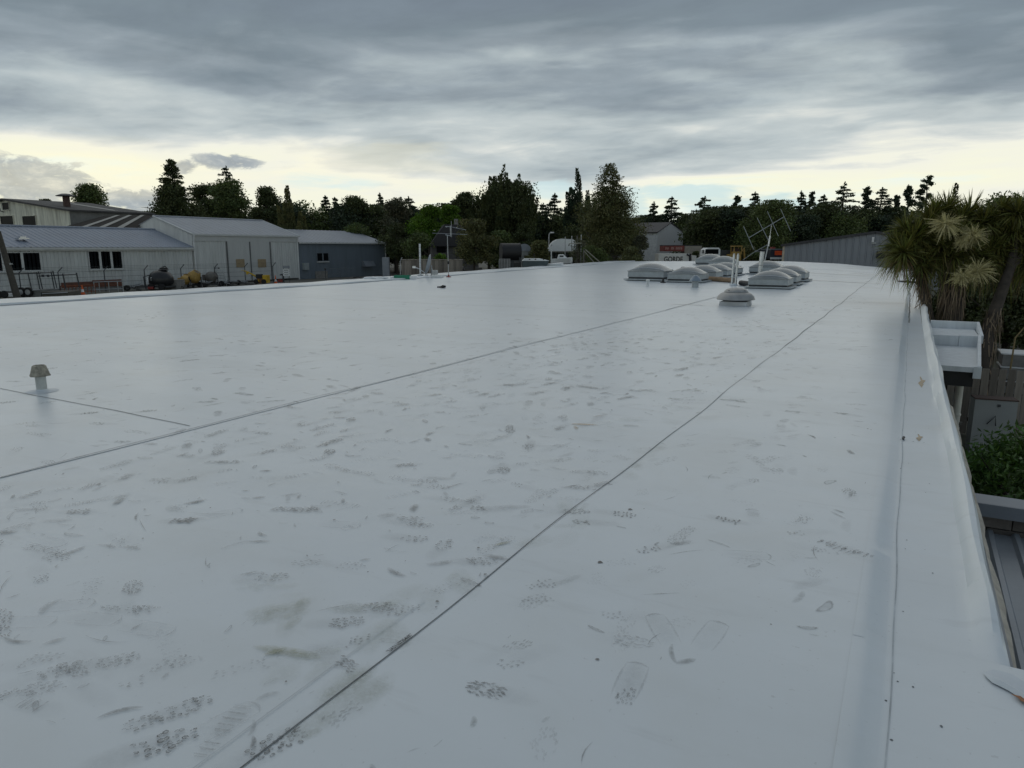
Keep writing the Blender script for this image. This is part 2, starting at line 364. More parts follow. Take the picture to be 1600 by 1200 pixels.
# ------------------------------------------------------------------ the flat roof we stand on
def rz(X,Y):
    s=np.clip((Y-25)/41,0,1); gx=np.interp(X,[-25,-19,-9.7,-5.3,-1,0],[.40,.47,.55,.38,.02,0])
    return gx*s+.004*np.sin(X*1.9+Y*.55)+.003*np.sin(X*.8-Y*1.35+1)
def roof(x,y):
    z=0
    for i in range(60): P=on_z(x,y,z); z=.5*z+.5*float(rz(P[0],P[1]))
    return P
YE=66.0; Y0=-5.0
bld=thing('flat_roof_building','low commercial building with a wide white membrane roof covered in boot marks','building',(-12,30,G))
def grid_sheet(name,x0,x1,y0,y1,zo,m,nx,ny,right=None):
    xs=np.linspace(x0,x1,nx); ys=np.linspace(y0,y1,ny); mb=MB(); vs=[]
    for y in ys:
        for x in xs: vs.append((x,y,float(rz(x,y))+zo))
    mb.add(vs,[(j*nx+i,j*nx+i+1,(j+1)*nx+i+1,(j+1)*nx+i) for j in range(ny-1) for i in range(nx-1)])
    return mb.build(name,m,bld,world=True,smooth=True)
SA,SB=-1.745,-5.70
grid_sheet('membrane_sheet',SA,-.05,Y0,YE,.004,ROOF,6,190)
grid_sheet('membrane_sheet',SB,SA+.05,Y0,YE,.0,ROOF,12,190)
grid_sheet('membrane_sheet',-14.5,SB+.03,Y0,YE,.004,ROOF,24,190)
grid_sheet('membrane_sheet',-23.2,-14.45,Y0,YE,.0,ROOF,24,190)
def wob(y,a=.012): return a*math.sin(y*1.1)+a*.7*math.sin(y*2.7+1)+a*.5*math.sin(y*.37)
def strip(name,pathf,wd,zo,m,ts):
    mb=MB(); vs=[]
    for q in ts:
        (x,y),(nx_,ny_)=pathf(q)
        for s_ in (-1,1):
            X,Y=x+nx_*wd/2*s_,y+ny_*wd/2*s_; vs.append((X,Y,float(rz(X,Y))+zo))
    mb.add(vs,[(2*i,2*i+1,2*i+3,2*i+2) for i in range(len(ts)-1)])
    return mb.build(name,m,bld,world=True)
ys=np.arange(Y0,YE,.3)
strip('seam',lambda y:((SA+wob(y),y),(1,0)),.0065,.0075,seam_m,ys[:60])
strip('seam',lambda y:((SA+wob(y),y),(1,0)),.014,.0078,seam_m,ys[59:])
strip('seam',lambda y:((SB+wob(y+5,.016),y),(1,0)),.0065,.0078,seam_m,ys[:80])
strip('seam',lambda y:((SB+wob(y+5,.016),y),(1,0)),.015,.0080,seam_m,ys[79:180])
strip('lap_edge',lambda y:((SA-.125+wob(y+2,.006),y),(1,0)),.004,.0070,mat('lap_line',(.56,.605,.63),.6,var=.25,scale=3),ys[:26])  # faint weld-lap line, slightly darker than the sheet
strip('seam',lambda x:((x,4.15+.004*math.sin(x*6)-.02*(x+5.7)),(0,1)),.010,.0078,seam_m,np.arange(-14.4,SB-.0,.2))
for (xa,xb,yy,wd,mm) in [(-1.7,-.06,33.6,.10,lap_sheen_m),(-1.9,-1.62,17.2,.10,lap_sheen_m),(-1.9,-1.6,21.0,.09,lap_sheen_m),(-5.5,-.06,43,.06,seam_m),(-7,-.06,52,.07,seam_m),(-4.5,-.06,58,.5,lap_sheen_m),(-4.2,-.2,38,.4,lap_sheen_m),(-6,-.3,46.5,.5,lap_sheen_m),(-3.2,-.06,49.5,.4,lap_sheen_m),(-7,-.4,62,.6,lap_sheen_m),(-23,-5.8,17.5,.014,seam_m),(-6.2,-5.2,20.9,.12,lap_sheen_m),(-1.74,-.06,24.5,.03,seam_m),(-22,-6,29,.02,seam_m)]:  # dark ones are cross seams; pale ones paint in bright sheen bands
    strip('cross_lap_sheen',lambda x,yy=yy:((x,yy+.01*math.sin(x*3)),(0,1)),wd,.0088,mm,np.linspace(xa,xb,12))
# left kerb
mb=MB(); prof=[(-23.2,0),(-23.24,.055),(-24.2,.05),(-25.25,.055),(-25.36,.03),(-25.38,-.28)]
vs=[];yy=np.linspace(Y0,YE,120)
for y in yy:
    for j,(x,z) in enumerate(prof): vs.append((x+.03*math.sin(y*.9+j),y,float(rz(min(-.05,x),y))+z+.012*math.sin(y*1.7+x)*(j>0)))
n=len(prof); mb.add(vs,[(j*n+i+1,j*n+i,(j+1)*n+i,(j+1)*n+i+1) for j in range(len(yy)-1) for i in range(n-1)])
mb.build('roof_kerb',ROOF,bld,world=True,smooth=True)
strip('seam',lambda y:((-23.12+.03*math.sin(y),y),(1,0)),.13,.010,mat('kerb_line',(.30,.32,.33),.7,var=.4,scale=2),np.arange(Y0,YE,.5))  # broad darker line along the foot of the kerb
# gutter channel and rolled edge on the right
def GDEP(y): return .5+1.8*min(1,max(0,(y-8)/20))
def gz(y): return -.0515*GDEP(y)
GP=[(-.07,.006),(-.03,.005),(0.0,-.008),(.055,-.045),(.075,-.05),(.335,-.052),(.37,-.046),(.40,-.016),(.43,.030),(.463,.054),(.492,.045),(.509,.015),(.513,-.06)]
mb=MB(); yy=np.concatenate([np.arange(3.15,4.2,.03),np.arange(4.2,30,.12),np.arange(30,YE,.6)]); vs=[]
for y in yy:
    k=min(1,(y-3.15)/.7); k=k*k*(3-2*k); lump=(.02*max(0,math.sin(y*2.3)) if 20<y<29 else 0)
    dp=GDEP(y)
    for j,(x,z) in enumerate(GP):
        zz=z*(dp if z<0 and j<8 else 1); xx=x
        if j>=7: zz=-.026+(z+.026)*k if j<12 else -.06; xx=x+.004*math.sin(y*3.1+j)+.006*math.sin(y*1.2)+lump*.9; zz+=.006*math.sin(y*2.2+j*.8)+lump
        vs.append((xx,y,zz+float(rz(-.07,y))*(j<2)))
n=len(GP); mb.add(vs,[(j*n+i,j*n+i+1,(j+1)*n+i+1,(j+1)*n+i) for j in range(len(yy)-1) for i in range(n-1)])
mb.build('box_gutter',ROOF,bld,world=True,smooth=True,ang=26)
# near part: the gutter runs out, the roof widens to the right
mb=MB(); GP2=[(-.07,.006),(-.03,.005),(0.0,-.008),(.055,-.045),(.075,-.05),(.32,-.052),(.36,-.04),(.6,-.035),(1.2,-.04),(2.6,-.05)]
yy=np.append(np.arange(Y0,3.1,.12),3.24); vs=[]
for y in yy:
    for j,(x,z) in enumerate(GP2): vs.append((x,y,(z if j<2 else z*.5)+.0035+.003*math.sin(y*4+j)*min(1,max(0,(3.0-y)))))
n=len(GP2); mb.add(vs,[(j*n+i,j*n+i+1,(j+1)*n+i+1,(j+1)*n+i) for j in range(len(yy)-1) for i in range(n-1)])
mb.build('roof_return',ROOF,bld,world=True,smooth=True,ang=26)
mb=MB(); vs=[]   # raw edge strip below the rolled edge
for y in np.arange(3.16,9,.15):
    q=.018*math.sin(y*5)+.012*math.sin(y*11)
    vs+=[(.513+.004,y,-.02),(.548+q*.35,y,-.045-abs(q)*.6),(.568+q*.5,y,-.13)]
nn_=len(vs)//3; mb.add(vs,[(3*i+j,3*i+j+1,3*i+j+4,3*i+j+3) for i in range(nn_-1) for j in range(2)])
mb.build('raw_membrane_edge',edge_m,bld,world=True,smooth=True)
# walls
mb=MB(); mb.bx(-25.2,-24.95,Y0,YE,G,-.1); mb.bx(.36,.50,3.2,YE,G,-.07); mb.bx(.50,2.5,2.95,3.14,G,-.07); mb.bx(-24.9,.35,YE-.1,YE+.1,G,.0)
mb.build('wall',wall_m,bld,world=True)
mb=MB(); mb.add([(x,YE+.02,float(rz(x,YE))+.006) for x in np.linspace(-25.3,-.05,40)]+[(x,YE+.02,-.2) for x in np.linspace(-25.3,-.05,40)],[(i,i+1,41+i,40+i) for i in range(39)])
mb.build('fascia',flash_m,bld,world=True)
# membrane patch and bared timber at the near right corner
mb=MB(); L=[on_z(1545,1050,-.012),on_z(1640,1105,-.012)]
vs=[];A=Vector(L[0]);Bv=Vector(L[1]);ax=(Bv-A);pp=Vector((-ax.y,ax.x,0)).normalized()
for i in range(9):
    q=i/8; ww=.055*min(1,.55+q*2)*(1+.10*math.sin(q*9)); c_=A+ax*q
    for s_,h in ((-1,0),(-.75,.016),(-.3,.006),(.3,.006),(.75,.016),(1,0)): vs.append(c_+pp*ww*s_+Vector((0,0,h*min(1,q*3+.2)+.003)))
mb.add(vs,[(6*i+j,6*i+j+6,6*i+j+7,6*i+j+1) for i in range(8) for j in range(5)])
mb.build('membrane_patch',gutter_m,bld,world=True,smooth=True)
P=on_z(1611,1098,-.012); mb=MB()
mb.add([(P[0]+.05*math.cos(a)*(1+.35*math.sin(5*a)),P[1]+.03*math.sin(a)*(1+.4*math.cos(4*a)),P[2]+.009) for a in np.linspace(0,6.0,14)],[tuple(range(14))])
mb.build('bared_timber',timber_m,bld,world=True)
# ---- boot marks, scuffs and stains
class Marks:
    def __init__(s): s.v=[];s.f=[];s.c=[];s.a=[];s.n=0
    def poly(s,pts,col,al):
        n=len(s.v)
        for p in pts:
            s.n+=1
            s.v.append((p[0],p[1],float(rz(p[0],p[1]))+.0066+(s.n%7)*.0001)); s.c.append(col); s.a.append(al)
        s.f.append(tuple(range(n,n+len(pts))))
    def smear(s,c,ln,wd,ang,col,al,bend=0.0,hollow=False):
        n0=len(s.v); K=14; ca,sa=math.cos(ang),math.sin(ang); s.n+=1; zo=.0060+(s.n%5)*.0001
        def put(lx,ly,a):
            ly+=bend*lx*lx/max(ln,1e-3); X=c[0]+lx*ca-ly*sa; Y=c[1]+lx*sa+ly*ca
            s.v.append((X,Y,float(rz(X,Y))+zo)); s.c.append(col); s.a.append(a)
        rings=[(0,al*(.25 if hollow else 1)),(.55,al*(.3 if hollow else .8)),(.8,al*(1 if hollow else .5)),(1,0)]
        put(0,0,rings[0][1])
        for r_,a in rings[1:]:
            for k in range(K):
                q=2*math.pi*k/K; put(ln/2*r_*math.cos(q),wd/2*r_*math.sin(q),a*random.uniform(.6,1))
        for k in range(K): s.f.append((n0,n0+1+k,n0+1+(k+1)%K))
        for j in range(2):
            for k in range(K): a0=n0+1+j*K; s.f.append((a0+k,a0+K+k,a0+K+(k+1)%K,a0+(k+1)%K))
mk=Marks(); DK=(.030,.038,.043)
def boot(cx,cy,ang,al,part='full',style=0,size=1.0,big=False):
    ca,sa=math.cos(ang),math.sin(ang)
    def W(l,q): return (cx+(l*ca-q*sa)*size,cy+(l*sa+q*ca)*size)
    L_,hw=.30,.052
    def half(l):   # sole half width along -0.15..0.15
        u=(l+.15)/.30
        return np.interp(u,[0,.06,.2,.35,.5,.72,.9,1],[.022,.034,.037,.034,.036,.050,.040,.015])
    rows=(15 if big else 12,15,19)[style]; shr=random.uniform(-.5,.5)
    drop=random.uniform(.08,.45); fade=random.uniform(.4,1)
    for i in range(rows):
        l=-.14+.28*i/(rows-1)
        if part=='heel' and l>-.05: continue
        if part=='toe' and l<.0: continue
        if part=='mid' and abs(l)>.07: continue
        h_=half(l); m=4 if style==0 else (5 if style==1 else 1)
        for j in range(m):
            q=((j+.5)/m*2-1)*h_ + (.35*h_/m if i%2 else -.35*h_/m)
            if abs(q)>h_ or random.random()<drop: continue
            q+=random.uniform(-.004,.004); lo_=l; l=l+shr*q+random.uniform(-.006,.006)
            a=al*random.uniform(.45,1)
            if big:
                rx,ry=.0095*random.uniform(.8,1.15),h_/m*random.uniform(.62,.85); sk=random.uniform(-.3,.3); ri=.62
                ring=[(l+rx*math.cos(t+.5)+sk*ry*math.sin(t+.5),q+ry*math.sin(t+.5)) for t in np.linspace(0,5.236,6)]; inn=[(l+(p-l)*ri,q+(w_-q)*ri) for p,w_ in ring]
                mk.poly([W(*p) for p in inn],DK,a*.45)
                for e in range(6):
                    if random.random()<.18: continue
                    mk.poly([W(*ring[e]),W(*ring[(e+1)%6]),W(*inn[(e+1)%6]),W(*inn[e])],DK,a*random.uniform(.7,1.6))
                l=lo_; continue
            if style==0:
                d=.0095*random.uniform(.7,1.2);e=h_/m*random.uniform(.55,.85);sg=1 if (i+j)%2 else -1
                mk.poly([W(l-d,q-e),W(l-d*.2,q),W(l-d,q+e),W(l+d*.2,q+e),W(l+d*.9,q),W(l+d*.2,q-e)],DK,a)
            elif style==1:
                d=.0075;e=h_/m*.7;s_=.006*(1 if i%2 else -1)
                mk.poly([W(l-d+s_,q-e),W(l-d-s_,q+e),W(l+d-s_,q+e*.9),W(l+d+s_,q-e*.9)],DK,a)
            else:
                d=.0035; mk.poly([W(l-d,-h_*random.uniform(.5,.95)),W(l-d,h_*random.uniform(.4,.95)),W(l+d,h_*.9),W(l+d,-h_*.9)],DK,a*.7)
            l=lo_
    mk.smear((cx,cy),.32*size,.115*size,ang,DK,al*.12)
def bpx(x,y,ang,al,part='full',style=0,size=1.0):
    P=on_z(x,y,0.0); boot(P[0],P[1],R(ang),al,part,style,size,al>=.5)
# prominent ones, then many random
for a in [(215,1175,60,.95,'toe',0,1.25),(262,1117,65,.85,'full',1),(400,1180,75,.8,'toe',0,1.2),(350,1140,110,.35,'full',2),(155,1040,50,.6,'toe',0),(570,952,40,.9,'toe',1),(518,975,35,.8,'toe',0),(733,878,30,.9,'toe',1),
          (630,842,20,.9,'toe',1),(640,820,15,.7,'toe',0),(775,852,80,.3,'full',0),(655,752,20,.7,'toe',1),(920,738,20,.8,'toe',1),(905,762,20,.8,'mid',1),(940,757,60,.8,'mid',0),(885,800,30,.7,'toe',1),
          (350,722,30,.9,'full',0),(403,676,10,.8,'toe',1),(690,780,15,.6,'toe',1),(535,790,10,.3,'full',2),(405,905,30,.6,'toe',0),(200,955,20,.6,'full',0),(140,1085,0,.5,'heel',2),(70,860,10,.6,'full',1),(75,870,10,.6,'toe',0),(245,1040,40,.4,'toe',0),
          (985,1065,100,.5,'heel',0),(990,965,20,.35,'heel',0),(1320,860,160,.6,'full',2),(1330,868,150,.4,'toe',2),(1180,720,120,.4,'full',0),(830,1025,60,.4,'heel',0),(965,1000,10,.25,'toe',1),(60,1060,60,.5,'toe',0),(30,1085,50,.5,'full',0),(190,691,20,.6,'mid',0),(60,680,10,.5,'full',0),
          (290,712,10,.6,'mid',1),(250,750,30,.5,'mid',0),(55,1105,10,.45,'mid',2),(530,885,20,.3,'toe',0),(460,880,20,.3,'toe',1),(30,1040,50,.4,'toe',0)]: bpx(*a)
rnd=random.Random(11)
for i in range(230):      # people walking: steps alternate left and right, treads fade along the way
    zone=rnd.random()
    X=rnd.uniform(-5.4,-2.0) if zone<.55 else (rnd.uniform(-16,-5.8) if zone<.85 else rnd.uniform(-1.5,-.3))
    Y=1.0+abs(rnd.gauss(0,1))*8.5 if rnd.random()<.8 else rnd.uniform(8,34)
    hd=R(rnd.choice([90,90,75,110,20,160,270])+rnd.gauss(0,14)); st=rnd.choice([0,0,1,1,2]); al=rnd.choice([.25,.4,.6,.9,1.2])*(.5 if zone>=.85 else 1)
    for k in range(rnd.randint(2,9)):
        sd=.10 if k%2 else -.10; step=rnd.uniform(.45,.75)
        X+=math.cos(hd)*step; Y+=math.sin(hd)*step; hd+=rnd.gauss(0,.09)
        if Y<1.1 or X>-.2: continue
        boot(X-math.sin(hd)*sd,Y+math.cos(hd)*sd,hd-sd*1.2+rnd.gauss(0,.06),al*rnd.uniform(.25,1.15),rnd.choice(['full','toe','toe','heel','mid']),st)
        if rnd.random()<.25: mk.smear((X+rnd.uniform(-.2,.2),Y+rnd.uniform(-.2,.2)),rnd.uniform(.1,.3),rnd.uniform(.03,.09),hd+rnd.gauss(0,.5),(.16,.175,.18),al*.22,rnd.uniform(-.5,.5))
for i in range(2100):
    X=rnd.uniform(-20,-.1) if rnd.random()<.6 else rnd.uniform(-6,-1.7); Y=1.1+abs(rnd.gauss(0,1))*(9 if i%3 else 22)
    ln=rnd.choice([.03,.05,.07,.10,.16]); mk.smear((X,Y),ln,ln*rnd.uniform(.10,.4),rnd.uniform(0,6.28),(.10,.11,.115) if rnd.random()<.7 else (.25,.27,.27),rnd.uniform(.2,.75),rnd.uniform(-.6,.6),rnd.random()<.35)
for i in range(420):  # flecks
    X=rnd.uniform(-14,.3) if i%3 else rnd.uniform(.02,.35); Y=1.1+abs(rnd.gauss(0,1))*8; s_=rnd.uniform(.003,.011)
    if X>-.05: continue
    mk.poly([(X+s_*math.cos(q)*rnd.uniform(.5,1.2),Y+s_*math.sin(q)*rnd.uniform(.5,1.2)) for q in (0,1.2,2.5,3.8,5.1)],(.03,.03,.03),.95)
for i in range(90):   # thin scratches
    X=rnd.uniform(-8,-.2);Y=1.1+abs(rnd.gauss(0,1))*7;a=rnd.uniform(0,3.14);l=rnd.uniform(.05,.35)
    mk.smear((X,Y),l,.006,a,(.15,.16,.165),.7,rnd.uniform(-.5,.5))
rnd2=random.Random(3); GRN=(.33,.35,.24)
for (x,y,l,wd,a,al) in [(440,960,.35,.16,95,.75),(425,915,.3,.16,20,.5),(545,950,.25,.1,30,.5),(450,1020,.35,.07,15,.7),(640,960,1.0,.22,94,.45),(540,1090,.6,.2,94,.5),(480,1040,.3,.2,70,.4),(880,810,1.1,.2,93,.35),(1000,720,1.2,.18,93,.3),(785,850,.12,.03,60,.95),(430,1020,.10,.04,60,.95),(990,660,.9,.5,20,.35),(760,690,.8,.4,100,.25),(1060,640,1.2,.6,30,.3)]:
    P=on_z(x,y,0); ca_,sa_=math.cos(R(a)),math.sin(R(a))
    if wd<.09: mk.smear(P,l,wd,R(a),GRN,al*.9); continue
    for q in range(12):
        u,v_=rnd2.gauss(0,.24)*l,rnd2.gauss(0,.30)*wd; z_=rnd2.uniform(.05,.22)*min(1,l*2)
        mk.smear((P[0]+u*ca_-v_*sa_,P[1]+u*sa_+v_*ca_),z_*1.6,z_*.8,R(a)+rnd2.gauss(0,.4),GRN if y>700 else (.48,.50,.44),al*rnd2.uniform(.10,.34))
RST=(.48,.33,.17)
for (x,y,l,wd,a,al) in [(912,663,.30,.08,20,.8),(900,668,.2,.05,120,.55),(935,650,.16,.03,60,.5)]:
    P=on_z(x,y,0); mk.smear(P,l,wd,R(a),RST,al)
for (x,y,s_) in [(984,797,.016),(937,880,.016)]:
    P=on_z(x,y,0); mk.poly([(P[0]+s_*1.3*math.cos(q)*(.6+.4*math.sin(3*q+1)),P[1]+s_*math.sin(q)) for q in (0,.9,1.8,2.9,3.7,4.6,5.5)],(.012,.014,.014),1.6)
# outlined soles with almost no tread
for (x,y,a) in [(985,1065,95),(1035,985,125),(1110,995,85),(530,822,20),(345,805,60),(350,1130,80),(145,970,20),(100,950,40),(40,975,30),(1165,870,20),(75,848,5),(230,985,15)]:
    P=on_z(x,y,0); 
    for sg in (-1,1): mk.smear((P[0]-sg*.05*math.sin(R(a)),P[1]+sg*.05*math.cos(R(a))),.27,.012,R(a),(.2,.21,.22),.2,sg*-.12)
    mk.smear((P[0]+.13*math.cos(R(a)),P[1]+.13*math.sin(R(a))),.10,.014,R(a+90),(.18,.19,.2),.35,.9)
    mk.smear(P,.30,.11,R(a),(.3,.32,.33),.07)
me=bpy.data.meshes.new('boot_marks'); off=wloc(bld)
me.from_pydata([Vector(p)-off for p in mk.v],[],mk.f)
ca_=me.color_attributes.new('mark','FLOAT_COLOR','POINT'); ca_.data.foreach_set('color',np.array([c4(c) for c in mk.c],dtype=np.float32).ravel())
sa_=me.attributes.new('strength','FLOAT','POINT'); sa_.data.foreach_set('value',np.array(mk.a,dtype=np.float32))
for p in me.polygons: p.use_smooth=True
stuff(link_mesh('boot_marks',me,bld,ROOFM))
def gutter_line(name,xf,wd,m,ya,yb,up=.0075):
    mb=MB(); vs=[]; yy=np.arange(ya,yb,.2)
    for y in yy:
        x=xf+.004*math.sin(y*2.3)+.003*math.sin(y*5.1); vs+=[(x-wd/2,y,gz(y)+up),(x+wd/2,y,gz(y)+up)]
    mb.add(vs,[(2*i,2*i+1,2*i+3,2*i+2) for i in range(len(yy)-1)]); return mb.build(name,m,bld,world=True)
gutter_line('gutter_crease',.084,.005,mat('crease_line',(.50,.545,.57),.7,var=.35,scale=4),-3,34)  # thin greyer line drawn along the gutter fold
gutter_line('gutter_grime',.10,.035,mat('gutter_grime',(.24,.25,.24),.8,var=.6,scale=3),19,33)
# rust stain and flecks in the gutter
rust=mat('rust_stain',(.50,.40,.27),.6,var=.35,scale=20)
for (x,y,l,wd) in [(1440,600,.5,.045),(1436,690,.16,.03)]:
    P=on_z(x,y,-.06); mb=MB()
    zf=gz(P[1])+.003
    mb.add([(P[0]+wd*math.cos(q)*(.6+.4*math.sin(4*q)),P[1]+l*math.sin(q)*(.7+.3*math.cos(3*q)),zf) for q in np.linspace(0,6.0,18)],[tuple(range(18))]); mb.build('rust_stain',rust,bld,world=True)
mb=MB()
for i in range(40):
    X=rnd.uniform(.06,.31);Y=2.0+abs(rnd.gauss(0,1))*9; s_=rnd.uniform(.0025,.007); zf=gz(Y)+.002+(.004 if Y<3.3 else 0)
    mb.add([(X+s_*math.cos(q),Y+s_*1.4*math.sin(q)*rnd.uniform(.5,1.1),zf) for q in (0,1.2,2.5,3.8,5.1)],[(0,1,2,3,4)])
stuff(mb.build('grit',seam_m,bld,world=True))
A=Vector(on_z(602,1024,0));Bv=Vector(on_z(647,991,0)); d_=Bv-A
text_mesh('stamp','*UA51107354VK*',.027,mat('stamp_ink',(.03,.035,.04),.7),bld,(A+Bv)/2+Vector((0,0,.008))-wloc(bld),(0,0,math.atan2(d_.y,d_.x)),0.0,xs=d_.length/.236,bold=.0008)

# ------------------------------------------------------------------ things on the roof
def rp(x,y):
    P=roof(x,y); return (P[0],P[1],float(rz(P[0],P[1]))+.004)
# small capped pipe, left foreground
t_=thing('vent_pipe','short white pipe with a grimy square cap, alone at the left of the roof','vent pipe',rp(66,612))
MB().tube([(0,0,0),(0,0,.21)],.055,16).build('pipe',mat('roof_pipe',(.50,.52,.50),.5,var=.2,scale=8),t_,smooth=True)
mb=MB(); mb.lathe([(.17,.003),(.12,.006),(.065,.016),(.056,.03)],n=24); mb.build('flashing',gutter_m,t_,smooth=True)
mb=MB(); mb.lathe([(.108,.185),(.112,.195),(.104,.205),(.088,.26),(.076,.30),(.060,.312),(.052,.300),(0,.298)],n=8); mb.build('cap',cap_m,t_)
# mushroom roof ventilator
t_=thing('roof_ventilator','mushroom shaped grey metal roof ventilator on a square white curb','ventilator',rp(1149,477))
mb=MB(); mb.box((0,0,.06),(.78,.78,.12),taper=.97); mb.build('curb',mat('vent_curb',(.52,.54,.55),.55,var=.15),t_)
mb=MB(); mb.lathe([(.37,.12),(.36,.24)],n=28); mb.build('throat',black_m,t_,smooth=True)
mb=MB(); mb.lathe([(.36,.20),(.535,.165),(.545,.18),(.515,.265),(.44,.34),(.37,.375),(.33,.38)],n=40); mb.build('cowl',vent_m,t_,smooth=True)
mb=MB(); mb.lathe([(.34,.375),(.345,.39),(.33,.42),(.27,.47),(.16,.505),(.0,.515)],n=40); mb.build('crown',vent_m,t_,smooth=True)
mb=MB()
for k in range(4): q=R(-118+90*k); mb.box((.31*math.cos(q),.31*math.sin(q),.43),(.03,.03,.03),q)
split(mb,'bolt',steel_m,t_)
# skylights
def skylight(label,loc,wd=1.5,dome=.30):
    t_=thing('dome_skylight',label,'skylight',loc,0,'domed skylights on the flat roof')
    mb=MB(); mb.box((0,0,.045),(wd+.30,wd+.30,.05)); mb.build('base_flashing',curb_m,t_)
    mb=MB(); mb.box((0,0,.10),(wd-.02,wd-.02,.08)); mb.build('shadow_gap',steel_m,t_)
    mb=MB(); mb.box((0,0,.255),(wd+.04,wd+.04,.23),taper=.985); mb.build('curb',curb_m,t_)
    mb=MB(); mb.box((0,0,.382),(wd+.08,wd+.08,.025)); mb.build('rim',mat('skylight_rim',(.25,.27,.28),.4,.5,var=.2),t_)
    mb=MB(); K=14; vs=[]
    for j in range(K+1):
        for i in range(K+1):
            a=-1+2*i/K; b_=-1+2*j/K; vs.append((a*wd/2,b_*wd/2,.394+dome*(1-abs(a)**2.2)**.8*(1-abs(b_)**2.2)**.8))
    mb.add(vs,[(j*(K+1)+i,j*(K+1)+i+1,(j+1)*(K+1)+i+1,(j+1)*(K+1)+i) for j in range(K) for i in range(K)])
    mb.build('dome',dome_m,t_,smooth=True)
    mb=MB()
    for s_ in (-1,1):
        pts=[(a*wd/2,s_*wd/2*.86,.398+dome*(1-abs(a)**2.2)**.8*(1-.86**2.2)**.8) for a in np.linspace(-.97,.97,13)]
        mb.tube(pts,.016,6)
    split(mb,'dome_rib',alu_m,t_,smooth=True)
    return t_
proto=None
for (x,y,sc_,lab) in [(-11.1,34.0,1.17,'grey domed skylight, leftmost of the left cluster'),(-9.05,33.2,1.0,'grey domed skylight at the front of the left cluster, beside the cone-capped vent'),(-8.9,35.5,1.0,'grey domed skylight second in the left row, behind the front dome'),
      (-8.9,37.9,1.0,'grey domed skylight third in the left row of domes'),(-8.9,40.3,1.0,'grey domed skylight at the back of the left row, beside the twin flues'),(-13.6,56.0,1.2,'distant grey skylight in front of the white truck cab'),(-11.5,51.3,1.12,'distant grey skylight between the white truck cab and the twin flues'),
      (-4.95,30.8,1.0,'grey domed skylight at the front of the right cluster, beside the black roll'),(-5.0,33.6,1.0,'grey domed skylight in the middle of the right cluster'),(-5.1,37.0,1.05,'grey domed skylight at the back of the right cluster, farthest right'),(-7.1,42.6,1.1,'grey domed skylight behind the single steel flue')]:
    loc=(x,y,float(rz(x,y))+.004)
    if proto is None: proto=skylight(lab,loc); proto.scale=(sc_,)*3
    else: dup(proto,loc,0,lab,sc_)
# flues
t_=thing('twin_flue','pair of tall bright steel flue pipes standing close together behind the mushroom ventilator','flue',rp(1146,446))
for dx in (-.07,.08):
    MB().tube([(dx,0,0),(dx*1.1+.03,0,1.30)],.052,14).build('pipe',alu_m,t_,smooth=True)
    MB().tube([(dx*1.1+.03,0,1.302),(dx*1.1+.03,0,1.36)],[.038,.034],12).build('tip',offwhite_m,t_,smooth=True)
mb=MB(); mb.lathe([(.20,.003),(.16,.05),(.12,.07)],n=18); mb.build('flashing',gutter_m,t_,smooth=True)
t_=thing('steel_flue','single thick steel flue pipe leaning slightly behind the right skylights','flue',rp(1186,437))
MB().tube([(0,0,0),(.07,0,1.36)],.105,18).build('pipe',alu_m,t_,smooth=True)
mb=MB(); mb.lathe([(.3,.003),(.2,.08),(.11,.12)],n=18); mb.build('flashing',gutter_m,t_,smooth=True)
mb=MB(); mb.lathe([(.112,.68),(.115,.7),(.112,.72)],(.035,0,0),n=18); mb.build('joint_band',galv_m,t_,smooth=True)
t_=thing('vent_pipe','thin short white vent pipe in front of the leftmost skylight','vent pipe',rp(1012,447))
MB().tube([(0,0,0),(0,0,.20)],.05,12).build('pipe',offwhite_m,t_,smooth=True)
mb=MB(); mb.lathe([(.085,.2),(.085,.26),(.04,.29),(0,.29)],n=14); mb.build('cap',offwhite_m,t_,smooth=True)
t_=thing('cowl_vent','short wide pipe with a blue-grey conical cowl beside the front skylight','vent',rp(1086,449))
MB().tube([(0,0,0),(0,0,.26)],.14,16).build('pipe',curb_m,t_,smooth=True)
mb=MB(); mb.lathe([(.25,.27),(.24,.29),(.10,.46),(.05,.5),(0,.5)],n=20); mb.build('cowl',mat('cone_cowl',(.26,.32,.38),.35,.3),t_,smooth=True)
t_=thing('pipe_stub','black pipe stub with a flared foot between two skylights','pipe',rp(1036,442))
mb=MB(); mb.lathe([(.13,0),(.13,.04),(.05,.06),(.05,.2)],n=14); mb.build('stub',black_m,t_,smooth=True)
def roll(label,a,b,r_,m,z=0):
    A=Vector(a)+Vector((0,0,r_));B_=Vector(b)+Vector((0,0,r_)); t_=thing('membrane_roll',label,'roll',(A+B_)/2-Vector((0,0,r_)))
    c_=(A+B_)/2-Vector((0,0,r_))
    MB().tube([A-c_,B_-c_],r_,18).build('sleeve',m,t_,smooth=True)
    d=(B_-A).normalized()
    MB().tube([A-c_-d*.03,A-c_-d*.001],r_*.4,12).build('core',mat('roll_core',(.2,.16,.11),.8),t_); MB().tube([B_-c_+d*.001,B_-c_+d*.03],r_*.4,12).build('core',mat('roll_core',(.2,.16,.11),.8),t_)
roll('brown cardboard roll lying behind the twin flues',rp(1108,439),rp(1146,442),.11,brown_m)
roll('black wrapped roll lying left of the right skylights',rp(1157,446),rp(1178,448.5),.11,tarp_m)
